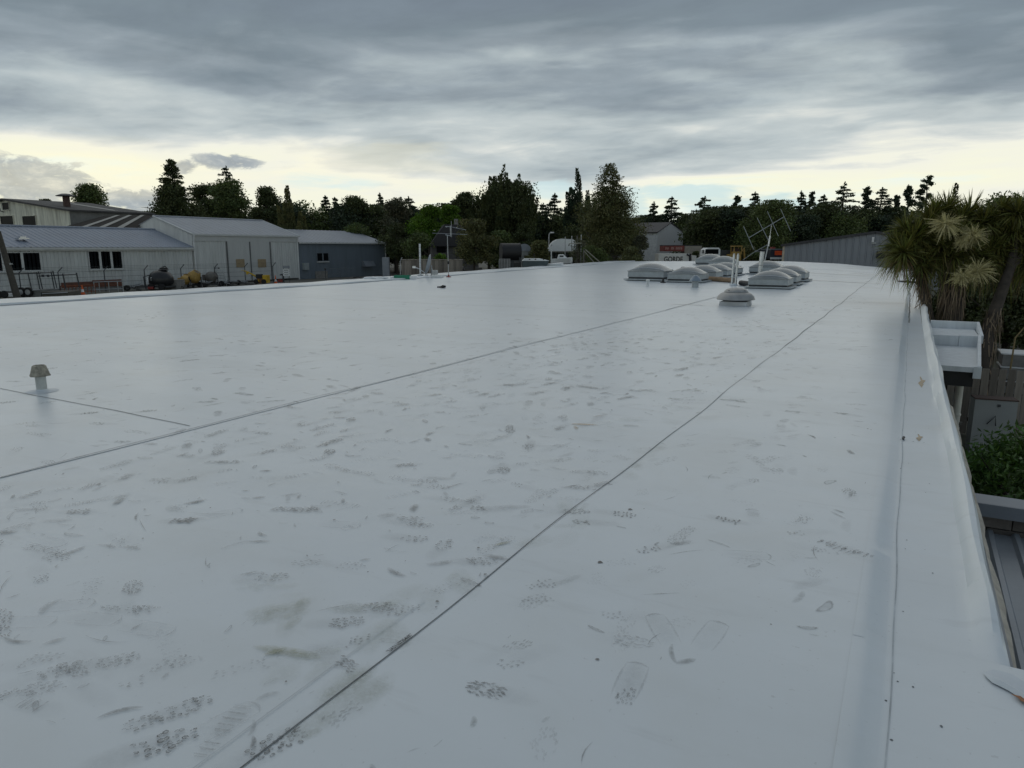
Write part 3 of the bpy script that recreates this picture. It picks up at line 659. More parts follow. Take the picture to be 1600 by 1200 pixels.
# bag, disc, straps
def lump(name,label,cat,loc,sx,sy,sz,m,seed,group=None):
    r=random.Random(seed); mb=MB(); nu,nv=14,8; vs=[]
    for j in range(nv+1):
        ph=math.pi/2*j/nv
        for i in range(nu):
            q=2*math.pi*i/nu; k=1+.22*math.sin(3*q+seed)+.15*math.sin(5*q+j)+r.uniform(-.08,.08)
            vs.append((sx*math.cos(q)*math.cos(ph)*k,sy*math.sin(q)*math.cos(ph)*k,sz*math.sin(ph)*(1+r.uniform(-.12,.12))))
    mb.add(vs,[(j*nu+i,j*nu+(i+1)%nu,(j+1)*nu+(i+1)%nu,(j+1)*nu+i) for j in range(nv) for i in range(nu)]+[tuple(range(nu))[::-1]])
    o=mb.build(name,m,smooth=True); o.location=tuple(float(x) for x in loc); return tag(o,label,cat,group)
P=rp(1000,423); lump('plastic_sack','crumpled bright white plastic sack behind the leftmost skylight','sack',P,.17,.2,.36,mat('white_sack',(.9,.9,.9),.3,var=.05),3)
mb=MB(); mb.lathe([(.20,.0),(.2,.05),(.12,.09),(0,.1)],n=16); o=mb.build('drain_cover',steel_m,smooth=True); o.location=rp(1068,419); tag(o,'small dark round drain cover behind the left skylights','drain')
P=rp(690,450); mb=MB(); mb.tube([(-.22,0,.03),(-.05,.02,.045),(.06,0,.10),(.2,.02,.07)],.028,8); mb.box((.05,0,.035),(.2,.16,.06)); o=mb.build('strap_bundle',black_m,smooth=True); o.location=P; tag(o,'small black bundle of strap lying on the open roof left of centre','strap')
a=Vector(rp(1404,441));b2=Vector(rp(1438,444)); mb=MB(); mb.tube([Vector((0,0,.05)),(b2-a)*.3+Vector((0,0,.06)),(b2-a)+Vector((0,0,.07))],[.03,.05,.045],8); o=mb.build('black_bar',black_m); o.location=a; tag(o,'thin black bar lying across the far gutter under the spiky tree','bar')
P=on_z(1411,687,-.025); mb=MB(); mb.tube([(0,-.03,.012),(.004,.03,.016)],[.007,.013],6); o=mb.build('screw_cap',black_m); o.location=(P[0],P[1],gz(P[1])); tag(o,'tiny black plug lying in the gutter','debris')
# satellite dish
P=rp(668,432); t_=thing('satellite_dish','grey satellite dish seen edge-on at the left roof edge, on a flat base','satellite dish',P,YAW)
mb=MB(); vs=[];K=20
tilt=Matrix.Rotation(R(-76),3,'Y')@Matrix.Rotation(R(0),3,'X')
for j in range(6):
    r_=.60*j/5
    for i in range(K): q=2*math.pi*i/K; vs.append(tilt@Vector((r_*math.cos(q),r_*math.sin(q),.13*(r_/.6)**2-.04))+Vector((.13,0,.64)))
mb.add(vs,[(j*K+i,j*K+(i+1)%K,(j+1)*K+(i+1)%K,(j+1)*K+i) for j in range(5) for i in range(K)]); o=mb.build('reflector',mat('dish_grey',(.30,.33,.36),.5,.2),t_,smooth=True)
md=o.modifiers.new('thick','SOLIDIFY'); md.thickness=.02
mb=MB(); mb.tube([(.02,0,.08),(-.45,0,.42),(-.72,0,.52)],.022,8); mb.box((-.75,0,.52),(.18,.09,.12)); mb.build('feed_arm',alu_m,t_)
mb=MB(); mb.tube([(.22,0,.03),(.24,0,.62)],.035,10); mb.tube([(.24,0,.45),(.42,0,.04)],.025,8); mb.box((.42,.1,.22),(.30,.3,.26)); mb.build('mount',galv_m,t_)
mb=MB(); mb.box((.1,0,.03),(.5,.5,.06)); mb.build('base',offwhite_m,t_)
t_=thing('white_flue','slim white ribbed flue pole beside the satellite dish','flue',rp(657,432))
MB().tube([(0,0,0),(0,0,1.82)],.05,14).build('pipe',white_m,t_,smooth=True)
mb=MB()
for k in range(6): mb.lathe([(.052,.2+k*.28),(.058,.21+k*.28),(.052,.22+k*.28)],n=14)
split(mb,'joint_ring',galv_m,t_,smooth=True)
mb=MB(); mb.box((0,0,.05),(.24,.24,.1)); mb.build('base',curb_m,t_)
# television antenna on a mast (left)
P=rp(701,433); t_=thing('mast_antenna','slim mast with a crossed television antenna and red foot, right of the dish','antenna',P,YAW)
s=39/FPX
def la(x,y): return ((x-701)*s,0,(433-y)*s)
mb=MB(); mb.tube([(0,0,0),la(700,369)],.019,8); mb.build('mast',galv_m,t_)
mb=MB(); mb.tube([la(677,366),la(731,368)],.011,6); mb.tube([la(697,368.5),la(706,370)],.022,6); mb.tube([la(705,371),la(705,355)],.026,6); mb.tube([la(706.5,372),la(706.5,348)],.012,6)
mb.tube([la(697,356),la(707,356.5)],.02,6); mb.tube([la(708,357),la(728,361)],.013,6); split(mb,'element',galv_m,t_)
mb=MB()
for (x,y,dy) in ((680,362,.5),(728,361,.5),(715,358,.4),(699,357,.3)): q=la(x,y); mb.tube([(q[0],-dy,q[2]),(q[0],dy,q[2])],.008,6)
split(mb,'rod',alu_m,t_)
mb=MB(); mb.box(la(701,411),(.10,.10,.16)); mb.build('amplifier',black_m,t_)
mb=MB(); mb.lathe([(.14,0),(.14,.03),(.05,.05),(.03,.14)],n=14); mb.build('foot',red_m,t_)
# big yagi antenna at the far edge of the roof
P=at(1195,408,60); t_=thing('yagi_antenna','large tilted four-element antenna on a mast at the far roof edge','antenna',(P[0],P[1],float(rz(P[0],P[1]))),YAW); s=60/FPX
def la(x,y): return ((x-1195)*s,0,(408-y)*s)
mb=MB(); mb.tube([la(1194.5,409),la(1199.5,376)],.05,8); mb.build('mast',galv_m,t_)
mb=MB(); mb.tube([la(1199,384),la(1200.5,368)],.07,10); mb.tube([la(1200.5,368),la(1201.5,352)],.02,6); mb.build('mast_head',alu_m,t_,smooth=True)
mb=MB(); mb.tube([la(1168,371),la(1220,339.5)],.026,6); mb.build('boom',galv_m,t_)
for (a_,b_) in (((1158,354),(1177.5,389)),((1178,341),(1200,376)),((1193,331),(1214.5,368.5)),((1213.5,328),(1233,361))):
    p,q=Vector(la(*a_)),Vector(la(*b_)); q.y+=.15; p.y-=.1
    MB().tube([p,q],.022,6).build('element',galv_m,t_)
mb=MB(); mb.tube([la(1161,405),la(1176,394),la(1197,382)],.018,6); mb.build('stay',galv_m,t_)
# green tray, white offcuts
P=rp(629,436); t_=thing('green_tray','long green plastic tray with white ends by the roof edge','tray',P,YAW+R(-4))
mb=MB(); mb.bx(-.42,.42,-.2,.2,0,.03); mb.bx(-.42,.42,-.2,-.16,.03,.2); mb.bx(-.42,.42,.16,.2,.03,.2); mb.build('body',green_m,t_)
mb=MB(); mb.bx(.42,.74,-.18,.18,0,.16); mb.bx(-.62,-.425,-.16,.16,0,.12); mb.build('end_piece',white_m,t_)
P=rp(590,437); lump('membrane_offcut','crumpled white membrane offcut at the roof edge left of the green tray','offcut',P,.9,.35,.16,ROOF,5)
P=rp(605,437); mb=MB(); mb.box((0,0,.05),(.7,.18,.07),.3); o=mb.build('white_batten',white_m); o.location=P; tag(o,'white batten lying left of the green tray','batten')
P=rp(683,434); mb=MB(); mb.bx(-.35,.35,-.2,.2,0,.09); mb.bx(-.25,.25,-.15,.15,.09,.14); o=mb.build('pale_slab',offwhite_m); o.location=P; o.rotation_euler=(0,0,YAW); tag(o,'pale flat slab lying between the dish and the antenna mast','slab')

# ------------------------------------------------------------------ right side, below the edge
# rain head hanging off the gutter
t_=thing('rainwater_head','white membrane lined rainwater head hanging outside the roof edge','rain head',(1.0,14,-.3))
def wb(*a):
    return MB().bx(*a)
rh=mat('rain_head_membrane',(.62,.66,.68),.5,var=.16,scale=4,streak=True,bump=.15)
def wedge(xa,ya,xb,yb,za,zb,zc,zd,th=.05):   # a side wall from (xa,ya) to (xb,yb)
    return MB().add([(xa,ya,za),(xa+th,ya,za),(xb+th,yb,zb),(xb,yb,zb),(xa,ya,zc),(xa+th,ya,zc),(xb+th,yb,zd),(xb,yb,zd)],[(3,2,1,0),(4,5,6,7),(0,1,5,4),(1,2,6,5),(2,3,7,6),(3,0,4,7)])
wb(.52,1.36,16.6,18.5,-.17,-.11).build('upper_tray',rh,t_,world=True)
wb(.52,1.44,18.5,18.6,-.2,.05).build('back_wall',rh,t_,world=True)
wb(.52,.98,16.52,16.6,-.36,-.062).build('step_face',rh,t_,world=True)
wb(.985,1.31,16.50,16.6,-.34,-.05).build('step_face',rh,t_,world=True)
MB().add([(.52,13.4,-.32),(1.10,13.4,-.32),(1.30,16.5,-.32),(.52,16.5,-.32),(.52,13.4,-.27),(1.10,13.4,-.27),(1.30,16.5,-.27),(.52,16.5,-.27)],[(3,2,1,0),(4,5,6,7),(0,1,5,4),(1,2,6,5),(2,3,7,6),(3,0,4,7)]).build('lower_tray',rh,t_,world=True)
wedge(1.345,16.6,1.40,18.58,-.2,-.2,-.045,.055).build('side_wall',rh,t_,world=True)
wedge(1.09,13.36,1.295,16.5,-.36,-.36,-.20,-.02).build('side_wall',rh,t_,world=True)
wb(.56,1.09,13.33,13.40,-.31,-.225).build('front_lip',rh,t_,world=True)
wb(1.04,1.15,13.30,13.39,-.40,-.21).build('corner_tab',rh,t_,world=True)
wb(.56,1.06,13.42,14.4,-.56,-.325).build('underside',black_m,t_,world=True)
t_=thing('downpipe','white plastic downpipe under the rainwater head','downpipe',(.93,13.9,G))
MB().tube([(0,0,0),(0,0,1.85)],.05,14).build('pipe',pvc_m,t_,smooth=True)
mb=MB(); mb.lathe([(.058,1.25),(.062,1.27),(.058,1.29)],n=14); mb.lathe([(.06,.95),(.06,1.05)],n=14); mb.build('collar',pvc_m,t_,smooth=True)
mb=MB(); mb.box((-.06,0,1.12),(.3,.05,.05)); mb.build('bracket',palebark_m,t_)
# paling fence
f=thing('paling_fence','weathered grey vertical paling fence below the rainwater head','fence',(2.5,18.4,G))
pal=None; rr=random.Random(4); zt=-.88
A=np.array(on_z(1490,571,zt));B_=np.array(on_z(1640,582,zt)); dv=(B_-A); Lf=np.hypot(dv[0],dv[1]); dv/=Lf; fa=math.atan2(dv[1],dv[0])
npal=int((Lf+5)/.152)
mb=MB(); mb.box((0,0,.75),(.132,.02,1.5)); pal=None
for i in range(npal):
    p=A+dv*(i*.152)
    if pal is None: pal=mb.build('paling',fence_m,f); o=pal
    else: o=pal.copy(); COL.objects.link(o); o.parent=f
    o.location=(p[0]-2.5,p[1]-18.4+rr.uniform(-.012,.012),rr.uniform(-.02,.01)+.02); o.rotation_euler=(0,rr.uniform(-.008,.008),fa)
mb=MB()
for z in (.35,1.2):
    c_=A+dv*(Lf+5)/2; mb.box((c_[0]-2.5-dv[1]*-.0,c_[1]-18.4+.05,z),(Lf+5,.045,.09),fa)
mb.build('rail',fence_m,f)
# small grey cabinet in front of the fence with a bent handle
P=on_z(1555,640,-1.45); t_=thing('garden_cabinet','plain grey panel cabinet leaning against the paling fence behind the shrub','cabinet',(P[0],P[1]+.35,G),R(8))
mb=MB(); mb.box((0,0,.55),(.72,.35,1.1)); mb.build('body',shedp_m,t_); mb=MB(); mb.box((-.0,0,1.115),(.74,.38,.02)); mb.build('lid',mat('dark_brown',(.07,.04,.03),.7),t_)
mb=MB(); mb.tube([(-.12,-.2,.62),(.0,-.24,.80),(.02,-.24,.6)],.012,6); mb.build('handle',steel_m,t_)
mb=MB(); mb.box((.05,-.18,1.0),(.05,.03,.05)); mb.build('latch',steel_m,t_)
# things beyond the fence
P=at(1592,570,20); t_=thing('concrete_slab_stack','stack of grey slabs with white edges beyond the paling fence','slabs',(P[0],P[1],G))
for k,z in enumerate((.35,.75,1.12)): mb=MB(); mb.box((.3,0,z-.15),(1.5,1.0,.32)); mb.build('slab',concrete_m,t_); mb=MB(); mb.box((.3-.02*k,0,z+.03),(1.52,1.02,.035)); mb.build('white_edge',white_m,t_)
P=at(1577,580,18.6); mb=MB(); mb.tube([(0,0,0),(.03,0,1.75),(.25,.1,2.1)],[.026,.02,.012],7); o=mb.build('bare_branch',mat('tan_branch',(.25,.19,.09),.8)); o.location=(P[0],P[1],G); tag(o,'pale bent branch standing behind the paling fence','branch')
# lean-to with corrugated roof and block wall
lt=thing('lean_to','low lean-to with grey ribbed steel roof against a block wall beside the roof edge','lean-to',(1.7,5.5,G))
mb=MB(); mb.ribbed((.72,2.2,-1.16),(3.2,2.2,-1.10),(3.2,7.70,-1.0),(.72,7.70,-1.0),.21,.035,duty=.22); mb.build('ribbed_roof',corr_m,lt,world=True)
MB().bx(.70,3.2,2.2,2.3,G,-1.2).build('front_wall',concrete_m,lt,world=True)
for r_ in range(2):
    for i in range(7):
        x0=.66+i*.40-(.2 if r_ else 0); o=MB().box((0,0,0),(.388,.19,.188)).build('block',block_m,lt); o.location=(x0+.2-1.7,7.81-5.5+rr.uniform(-.003,.003),-.855-.20*r_-G)
MB().bx(.6,3.3,7.74,7.87,G,-1.12).build('mortar_core',wall_m,lt,world=True)
MB().bx(.5,3.3,7.66,7.95,-.755,-.705).build('cap_flashing',flash_m,lt,world=True)
MB().bx(.5,3.3,7.645,7.659,-.83,-.706).build('cap_flashing',flash_m,lt,world=True)

# ------------------------------------------------------------------ foliage
def leafmesh(name,C,D,size,tint,asp=.5,rng=RNG,fold=.0):
    # one 4-sided leaf per centre C, long axis along D
    n=len(C); D=D/np.maximum(1e-6,np.linalg.norm(D,axis=1))[:,None]
    q=rng.normal(size=(n,3)); S_=np.cross(D,q); S_/=np.maximum(1e-6,np.linalg.norm(S_,axis=1))[:,None]
    sz=size if hasattr(size,'__len__') else np.full(n,size); sz=(sz*rng.uniform(.6,1.25,n))[:,None]
    V=np.empty((n,4,3)); V[:,0]=C-D*sz*.5; V[:,1]=C+S_*sz*asp*.5; V[:,2]=C+D*sz*.5; V[:,3]=C-S_*sz*asp*.5
    me=bpy.data.meshes.new(name); me.vertices.add(n*4); me.loops.add(n*4); me.polygons.add(n)
    me.vertices.foreach_set('co',V.reshape(-1).astype(np.float32)); me.loops.foreach_set('vertex_index',np.arange(n*4,dtype=np.int32))
    me.polygons.foreach_set('loop_start',np.arange(0,n*4,4,dtype=np.int32)); me.update()
    a=me.color_attributes.new('tint','FLOAT_COLOR','POINT'); T=np.ones((n,4),dtype=np.float32); T[:,:3]=tint
    a.data.foreach_set('color',np.repeat(T,4,axis=0).ravel()); return me
def tintn(n,clump,rng,lo=.55,hi=1.35):
    k=rng.uniform(lo,hi,clump.max()+1)[clump]*rng.uniform(.75,1.25,n); y=rng.uniform(-.10,.14,clump.max()+1)[clump]
    return np.stack([k*(1+y),k,k*(1-y*.6)],1)
def unit(rng,n):
    v=rng.normal(size=(n,3)); return v/np.linalg.norm(v,axis=1)[:,None]
def crown_broad(rng,h,w,base,n=3600,leaf=.5,lobes=11,sq=1.0,open_=.0,jag=.0):
    H=h-base; L=[]
    for i in range(lobes):
        t=rng.uniform(.0,1)**.8; env=math.sin(math.pi*min(1,.16+.80*t))**.6
        a=rng.uniform(0,6.28); r=rng.uniform(.15,.75)*w/2*env
        L.append((r*math.cos(a),r*math.sin(a),base+H*(.12+.76*t),w*rng.uniform(.16,.27)))
    L.append((0,0,base+H*.86,w*.17)); L=np.array(L); ncl=max(60,n//30); cl=rng.integers(0,len(L),ncl)
    d=unit(rng,ncl); d[:,2]=np.abs(d[:,2])*.8-.25*rng.random(ncl); rad=rng.uniform(.55,1.08+jag,ncl)
    cc=L[cl,:3]+d*(L[cl,3]*rad)[:,None]*np.array([1,1,sq*1.05])
    cc[:,2]=np.clip(cc[:,2],base*.6,h)
    k=rng.integers(0,ncl,n); sp=w*.045+leaf*.45; C=cc[k]+np.clip(rng.normal(size=(n,3)),-1.7,1.7)*sp*np.array([1,1,.75]); C[:,2]=np.minimum(C[:,2],h+leaf*.3)
    D=unit(rng,n)+d[k]*.5; return C,D,tintn(n,k,rng)
def crown_conifer(rng,h,w,base,n=2600,leaf=.45,droop=.12,tiers=None,ragged=.45,pow_=.82):
    w=w*3.2; tiers=tiers or max(12,int((h-base)/.5)); C=[];D=[];K=[];cid=0
    tot=sum((1-(i/tiers))**pow_+.10 for i in range(tiers))
    for i in range(tiers):
        t=i/tiers; rr_=(1-t)**pow_*w/2+.12; z=base+(h-base)*t; nb=8 if tiers>40 else (6 if t<.75 else 4); m=max(6,int(n*((1-t)**pow_+.10)/tot/nb))
        for b_ in range(nb):
            if rng.random()<.10: continue
            a=rng.uniform(0,6.28); R_=rr_*rng.uniform(1-ragged,1.12); s_=rng.uniform(.12,1,m)**.8; 
            up=rng.uniform(-.1,.25)
            x=s_*R_; zz=z+up*x-droop*x*x/max(R_,.1)+rng.normal(size=m)*.09
            sp=.10+.10*R_*(1.1-s_)
            P=np.stack([x*math.cos(a)+rng.normal(size=m)*sp,x*math.sin(a)+rng.normal(size=m)*sp,zz],1); C.append(P)
            q=unit(rng,m)*.6+np.array([math.cos(a),math.sin(a),.1]); D.append(q); K.append(np.full(m,cid)); cid+=1
    m=40; P=np.stack([rng.normal(size=m)*.08,rng.normal(size=m)*.08,h-rng.random(m)*(h-base)*.12],1); C.append(P); D.append(unit(rng,m)*.5+np.array([0,0,1])); K.append(np.full(m,cid))
    C=np.concatenate(C);D=np.concatenate(D);K=np.concatenate(K); return C,D,tintn(len(C),K,rng,.6,1.25)
def crown_plume(rng,h,w,base,n=5200,leaf=.5,plumes=22,lean=.12):
    C=[];D=[];K=[]
    for i in range(plumes):
        a=rng.uniform(0,6.28); r=w/2*math.sqrt(rng.random())*.95*(1 if i else .1); x,y=r*math.cos(a),r*math.sin(a)
        top=h*(1-.45*(r/(w/2))**1.7)*rng.uniform(.86,.985) if i else h; bot=base+(h-base)*rng.uniform(.0,.35); m=n//plumes
        t=rng.random(m)**.8; wd=w*(.062 if plumes>40 else .13)*(1-t)**.8+.15
        q=unit(rng,m); P=np.stack([x*(.75+.3*t)+q[:,0]*wd+lean*t*(top-bot)*.5,y*(.75+.3*t)+q[:,1]*wd,bot+(top-bot)*t],1)
        sub=(t*6).astype(int); C.append(P); D.append(q*.7+np.array([lean,0,1.0])); K.append(i*7+sub)
    C=np.concatenate(C);D=np.concatenate(D);K=np.concatenate(K); return C,D,tintn(len(C),K,rng,.6,1.25)
def crown_sparse(rng,h,w,base,n=900,leaf=.4):
    C=[];D=[];K=[]; w=w*1.9
    nb=44
    for b_ in range(nb):
        t=(b_+rng.random())/nb; z=base+(h-base)*t; a=rng.uniform(0,6.28); R_=w/2*(1-t*.8)*rng.uniform(.5,1.1); m=n//nb
        s_=.35+.65*rng.random(m); P=np.stack([s_*R_*math.cos(a)+rng.normal(size=m)*.16,s_*R_*math.sin(a)+rng.normal(size=m)*.16,z+.25*s_*R_+rng.normal(size=m)*.13],1)
        C.append(P); D.append(unit(rng,m)*.8+np.array([0,0,.5])); K.append(np.full(m,b_))
    C=np.concatenate(C);D=np.concatenate(D);K=np.concatenate(K); return C,D,tintn(len(C),K,rng)
LEAF={'dark':leafmat('leaf_dark',(0.075,0.094,0.040)),'mid':leafmat('leaf_mid',(0.104,0.139,0.049)),'olive':leafmat('leaf_olive',(0.122,0.130,0.055)),'bright':leafmat('leaf_bright',(0.090,0.171,0.020),trans=.25),
      'fir':leafmat('leaf_fir',(0.048,0.070,0.043)),'shrub':leafmat('leaf_shrub',(0.068,0.128,0.035),rough=.45,trans=.2),'grey':leafmat('leaf_grey',(0.112,0.120,0.079))}
def tree(kind,label,x,top,wpx,depth,leafc='dark',base=.25,seed=None,n=None,leaf=None,name=None,trunk=True,group='trees behind the yards',cat='tree',twist=0,squash=1.0,bark=None):
    rng=np.random.default_rng(seed if seed is not None else int(x*7+top*13)); P=at(x,400,depth); h=at(x,top,depth)[2]-G; wd=wpx*depth/FPX*.96
    t_=thing(name or ('conifer_tree' if kind in('conifer','sparse') else 'broadleaf_tree'),label,cat,(P[0],P[1],G),rng.uniform(0,6.28) if not twist else YAW,group)
    lf=leaf or (.0031*depth); b_=h*base
    if kind=='broad': C,D,T=crown_broad(rng,h,wd,b_,n or int(9000+wd*750),lf,lobes=int(9+wd),sq=squash)
    elif kind=='conifer': C,D,T=crown_conifer(rng,h,wd,b_,n or 15000,lf*.8)
    elif kind=='weep':
        C1,D1_,T1=crown_conifer(rng,h,wd*.29,b_,19000,lf,droop=.1,tiers=44,ragged=.5,pow_=.55); C2,D2,T2=crown_broad(rng,h*.80,wd*.98,b_*.5,24000,lf,lobes=26,sq=1.2)
        C=np.concatenate([C1,C2]);D=np.concatenate([D1_,D2]);T=np.concatenate([T1,T2])
    elif kind=='plume': C,D,T=crown_plume(rng,h,wd,b_,n or (34000 if wd>8 else 10000),lf*.85,plumes=75 if wd>8 else 16)
    elif kind=='sparse': C,D,T=crown_sparse(rng,h,wd,b_,n or 5000,lf*.8)
    if kind=='plume' and wd>8:
        C2,D2,T2=crown_broad(rng,h*.83,wd*.98,b_*.6,20000,lf,lobes=24,sq=1.3); C=np.concatenate([C,C2]);D=np.concatenate([D,D2*.6+np.array([.12,0,.8])]);T=np.concatenate([T,T2*.9])
    me=leafmesh('crown',C,D,lf*(.8 if kind=='conifer' else 1),T,.55,rng); link_mesh('crown',me,t_,LEAF[leafc])
    if trunk:
        mb=MB(); r_=max(.12,h*.018); pts=[(0,0,0),(rng.uniform(-.1,.1),rng.uniform(-.1,.1),h*.35),(rng.uniform(-.15,.15),rng.uniform(-.15,.15),h*.7),(0,0,h*.93)]
        mb.tube(pts,[r_*1.3,r_,r_*.6,r_*.15],8)
        if kind!='conifer':
            for i in range(7):
                a=rng.uniform(0,6.28); z=h*rng.uniform(.22,.6); l=wd*rng.uniform(.2,.42); mb.tube([(0,0,z),(l*.5*math.cos(a),l*.5*math.sin(a),z+l*.45),(l*math.cos(a),l*math.sin(a),z+l*.9)],[r_*.5,r_*.33,r_*.1],6)
        mb.build('trunk',bark or bark_m,t_,smooth=True)
    return t_
# individual trees, left to right: kind,label,x,top,width,depth,colour
TREES=[
 ('broad','rounded dark tree behind the old white building beside its chimney',147,287,72,150,'mid'),
 ('broad','tiny distant tree tuft behind the old building roof, left of the chimney',80,309,22,190,'dark'),
 ('weep','tall airy dark tree with a ragged top behind the pale shed',280,252,88,105,'dark'),
 ('broad','dark bushy tree right of the tall airy tree',327,288,58,115,'dark'),
 ('conifer','pointed conifer rising above the trees behind the pale shed',363,262,44,118,'fir'),
 ('broad','wide drooping tree below the pointed conifer behind the pale shed',365,284,92,110,'mid'),
 ('broad','dark tree with a notched top behind the pale shed roof end',422,288,58,108,'dark'),
 ('plume','wispy tree with feathery tips leaning right above the slate shed',458,292,54,104,'olive'),
 ('conifer','narrow conifer, left of a close pair above the slate shed',513,306,19,125,'fir'),
 ('conifer','narrow conifer, right of a close pair above the slate shed',527,309,18,128,'fir'),
 ('broad','rounded dark tree behind the slate shed end',560,308,58,118,'dark'),
 ('conifer','slim conifer tip above the dark trees right of the slate shed',597,303,17,140,'fir'),
 ('broad','fuzzy grey-green dome shaped tree right of the slate shed',618,311,52,115,'grey'),
 ('conifer','ragged dark conifer left of the bright green tree',641,308,32,120,'fir'),
 ('broad','bright yellow-green leafy tree left of the big plumed tree',672,322,66,96,'bright'),
 ('broad','smaller bright green tree against the big plumed tree',702,318,44,99,'bright'),
 ('plume','big dark tree with many upright swept plumes in the middle of the picture',788,260,136,104,'dark'),
 ('broad','dark lower tree on the left flank of the big plumed tree',730,296,48,106,'dark'),
 ('conifer','dark narrow conifer between the plumed tree and the tall olive tree',866,303,28,122,'fir'),
 ('conifer','short dark conifer beside the right flank of the plumed tree',848,318,24,118,'fir'),
 ('plume','dark spired tree behind the left side of the tall olive tree',905,265,58,92,'fir'),
 ('broad','olive green lit shrub-like tree above the paling panel',742,344,74,84,'olive'),
 ('broad','dark bushy tree above the rubble bank right of the olive shrub',783,362,56,88,'mid'),
 ('broad','small rounded bush in front of the silver tank',842,374,34,72,'olive'),
 ('conifer','small light conifer behind the white gable house',1019,316,24,145,'fir'),
 ('conifer','dark pointed fir right of the white gable house roof',1046,308,27,155,'fir'),
 ('conifer','broad ragged fir above the red truck trailer',1097,308,40,165,'fir'),
 ('broad','rounded dark tree right of the white gable house',1080,336,58,152,'dark'),
 ('broad','dark round tree behind the white truck cab',1132,322,56,122,'dark'),
 ('sparse','thin pine tip behind the left arm of the tilted antenna',1147,308,22,150,'fir'),
 ('conifer','ragged pine above the left end of the tilted antenna',1174,301,26,140,'fir'),
 ('broad','wide drooping dark tree behind the tilted antenna',1200,316,112,112,'mid'),
 ('conifer','small pine tip right above the tilted antenna',1206,312,18,150,'fir'),
 ('conifer','slender pine left of the tall fir behind the grey shed',1245,299,22,135,'fir'),
 ('sparse','airy pine just left of the tall fir behind the grey shed',1260,304,24,138,'fir'),
 ('conifer','stubby pine touching the left side of the tall fir',1280,305,24,136,'fir'),
 ('conifer','tall dense fir above the left half of the grey shed',1310,286,40,128,'fir'),
 ('sparse','thin open pine right of the tall fir above the grey shed',1346,296,24,135,'fir'),
 ('conifer','dark flat-branched fir above the peak of the grey shed',1369,294,36,130,'fir'),
 ('sparse','thin pine between the flat-branched fir and the spiky tree',1391,308,20,140,'fir'),
 ('sparse','open pine just above the left edge of the spiky tree',1411,295,28,132,'fir'),
 ('sparse','tallest thin bare-branched pine above the spiky tree',1437,279,38,120,'fir'),
 ('plume','dark tufted tree above the spiky tree',1482,288,46,70,'dark'),
]
for T in TREES: tree(*T)
t_=tree('weep','tall olive tree with pale forked trunk beside the boat yard',950,258,118,80,'olive',base=.22,n=16000,leaf=.22,trunk=False,seed=5)
mb=MB(); mb.tube([(0.6,0,0),(.7,0,3),(.3,.1,7),(.5,0,11.5)],[.5,.4,.25,.06],9); mb.tube([(.65,0,2.4),(-1.6,.3,4.4),(-3.0,.4,6.8)],[.25,.17,.05],7); mb.tube([(.7,0,2.0),(2.4,.4,3.6),(3.6,.2,6.0)],[.22,.15,.05],7); mb.tube([(.5,0,5),(1.4,-.4,8.0),(1.5,-.3,9.5)],[.2,.12,.03],6); mb.tube([(.4,0,6),(-.8,.4,8),(-1.0,.2,9.6)],[.18,.1,.03],6)
mb.build('trunk',palebark_m,t_,smooth=True); t_.rotation_euler=(0,0,YAW)
# filler row of alike bushy trees forming the unbroken belt
bush=[]
for i in range(4):
    rng=np.random.default_rng(900+i); C,D,T=crown_broad(rng,9.6,9.0,.5,12000,.36,lobes=18); bush.append(leafmesh('crown',C,D,.38,T,.55,rng))
rr=random.Random(21); seen={}
MARKS=[(236,'the left gable of the tall shed'),(290,'the left end of the tall shed roof'),(345,'the middle of the tall shed roof'),(400,'the right half of the tall shed roof'),(455,'the step between the tall and the slate shed'),(515,'the slate shed roof'),(580,'the right verge of the slate shed'),(640,'the white flue pole'),(700,'the mast antenna'),(760,'the olive shrub-like tree'),(810,'the black tank'),(860,'the street lamp'),(905,'the poles by the white canopy'),(960,'the pale forked trunk'),(1030,'the white gable house'),(1080,'the pale half of the red trailer'),(1120,'the white truck cab'),(1150,'the yellow digger'),(1190,'the tilted antenna'),(1235,'the left corner of the grey shed'),(1290,'the left slope of the grey shed'),(1345,'the security light of the grey shed'),(1400,'the spiky tree')]
def belt_label(x,row):
    mx,nm=min(MARKS,key=lambda q:abs(q[0]-x)); d=x-mx
    side='straight behind' if abs(d)<9 else ('slightly left of' if d<0 else 'slightly right of')
    l=('lower front' if row==0 else 'taller rear')+' belt tree '+side+' '+nm
    if l in seen: l=l.replace('slightly','well').replace('straight behind','half hidden behind')
    seen[l]=1
    return l
for i,x in enumerate(range(236,1420,29)):
    for row in range(2):
        xx=x+rr.uniform(-9,9)+row*14; d=122+row*18+rr.uniform(-5,8)+(34 if 985<xx<1090 else 0); P=at(xx,400,d)
        if row==1 and i%2: continue
        t_=thing('broadleaf_tree',belt_label(xx,row),'tree',(P[0],P[1],G),rr.uniform(0,6.28),'belt of bushy trees behind the yards')
        o=link_mesh('crown',bush[(i+row)%4],t_)
        if not bush[(i+row)%4].materials: bush[(i+row)%4].materials.append(LEAF[('dark','mid','dark','fir')[(i+row)%4]])
        s_=rr.uniform(.95,1.2)*(1.12 if row else 1); t_.scale=(s_*1.05,s_*1.05,s_)
        mb=MB(); mb.tube([(0,0,0),(.1,0,3.5),(0,.1,6.5)],[.28,.2,.06],7); mb.build('trunk',bark_m,t_)
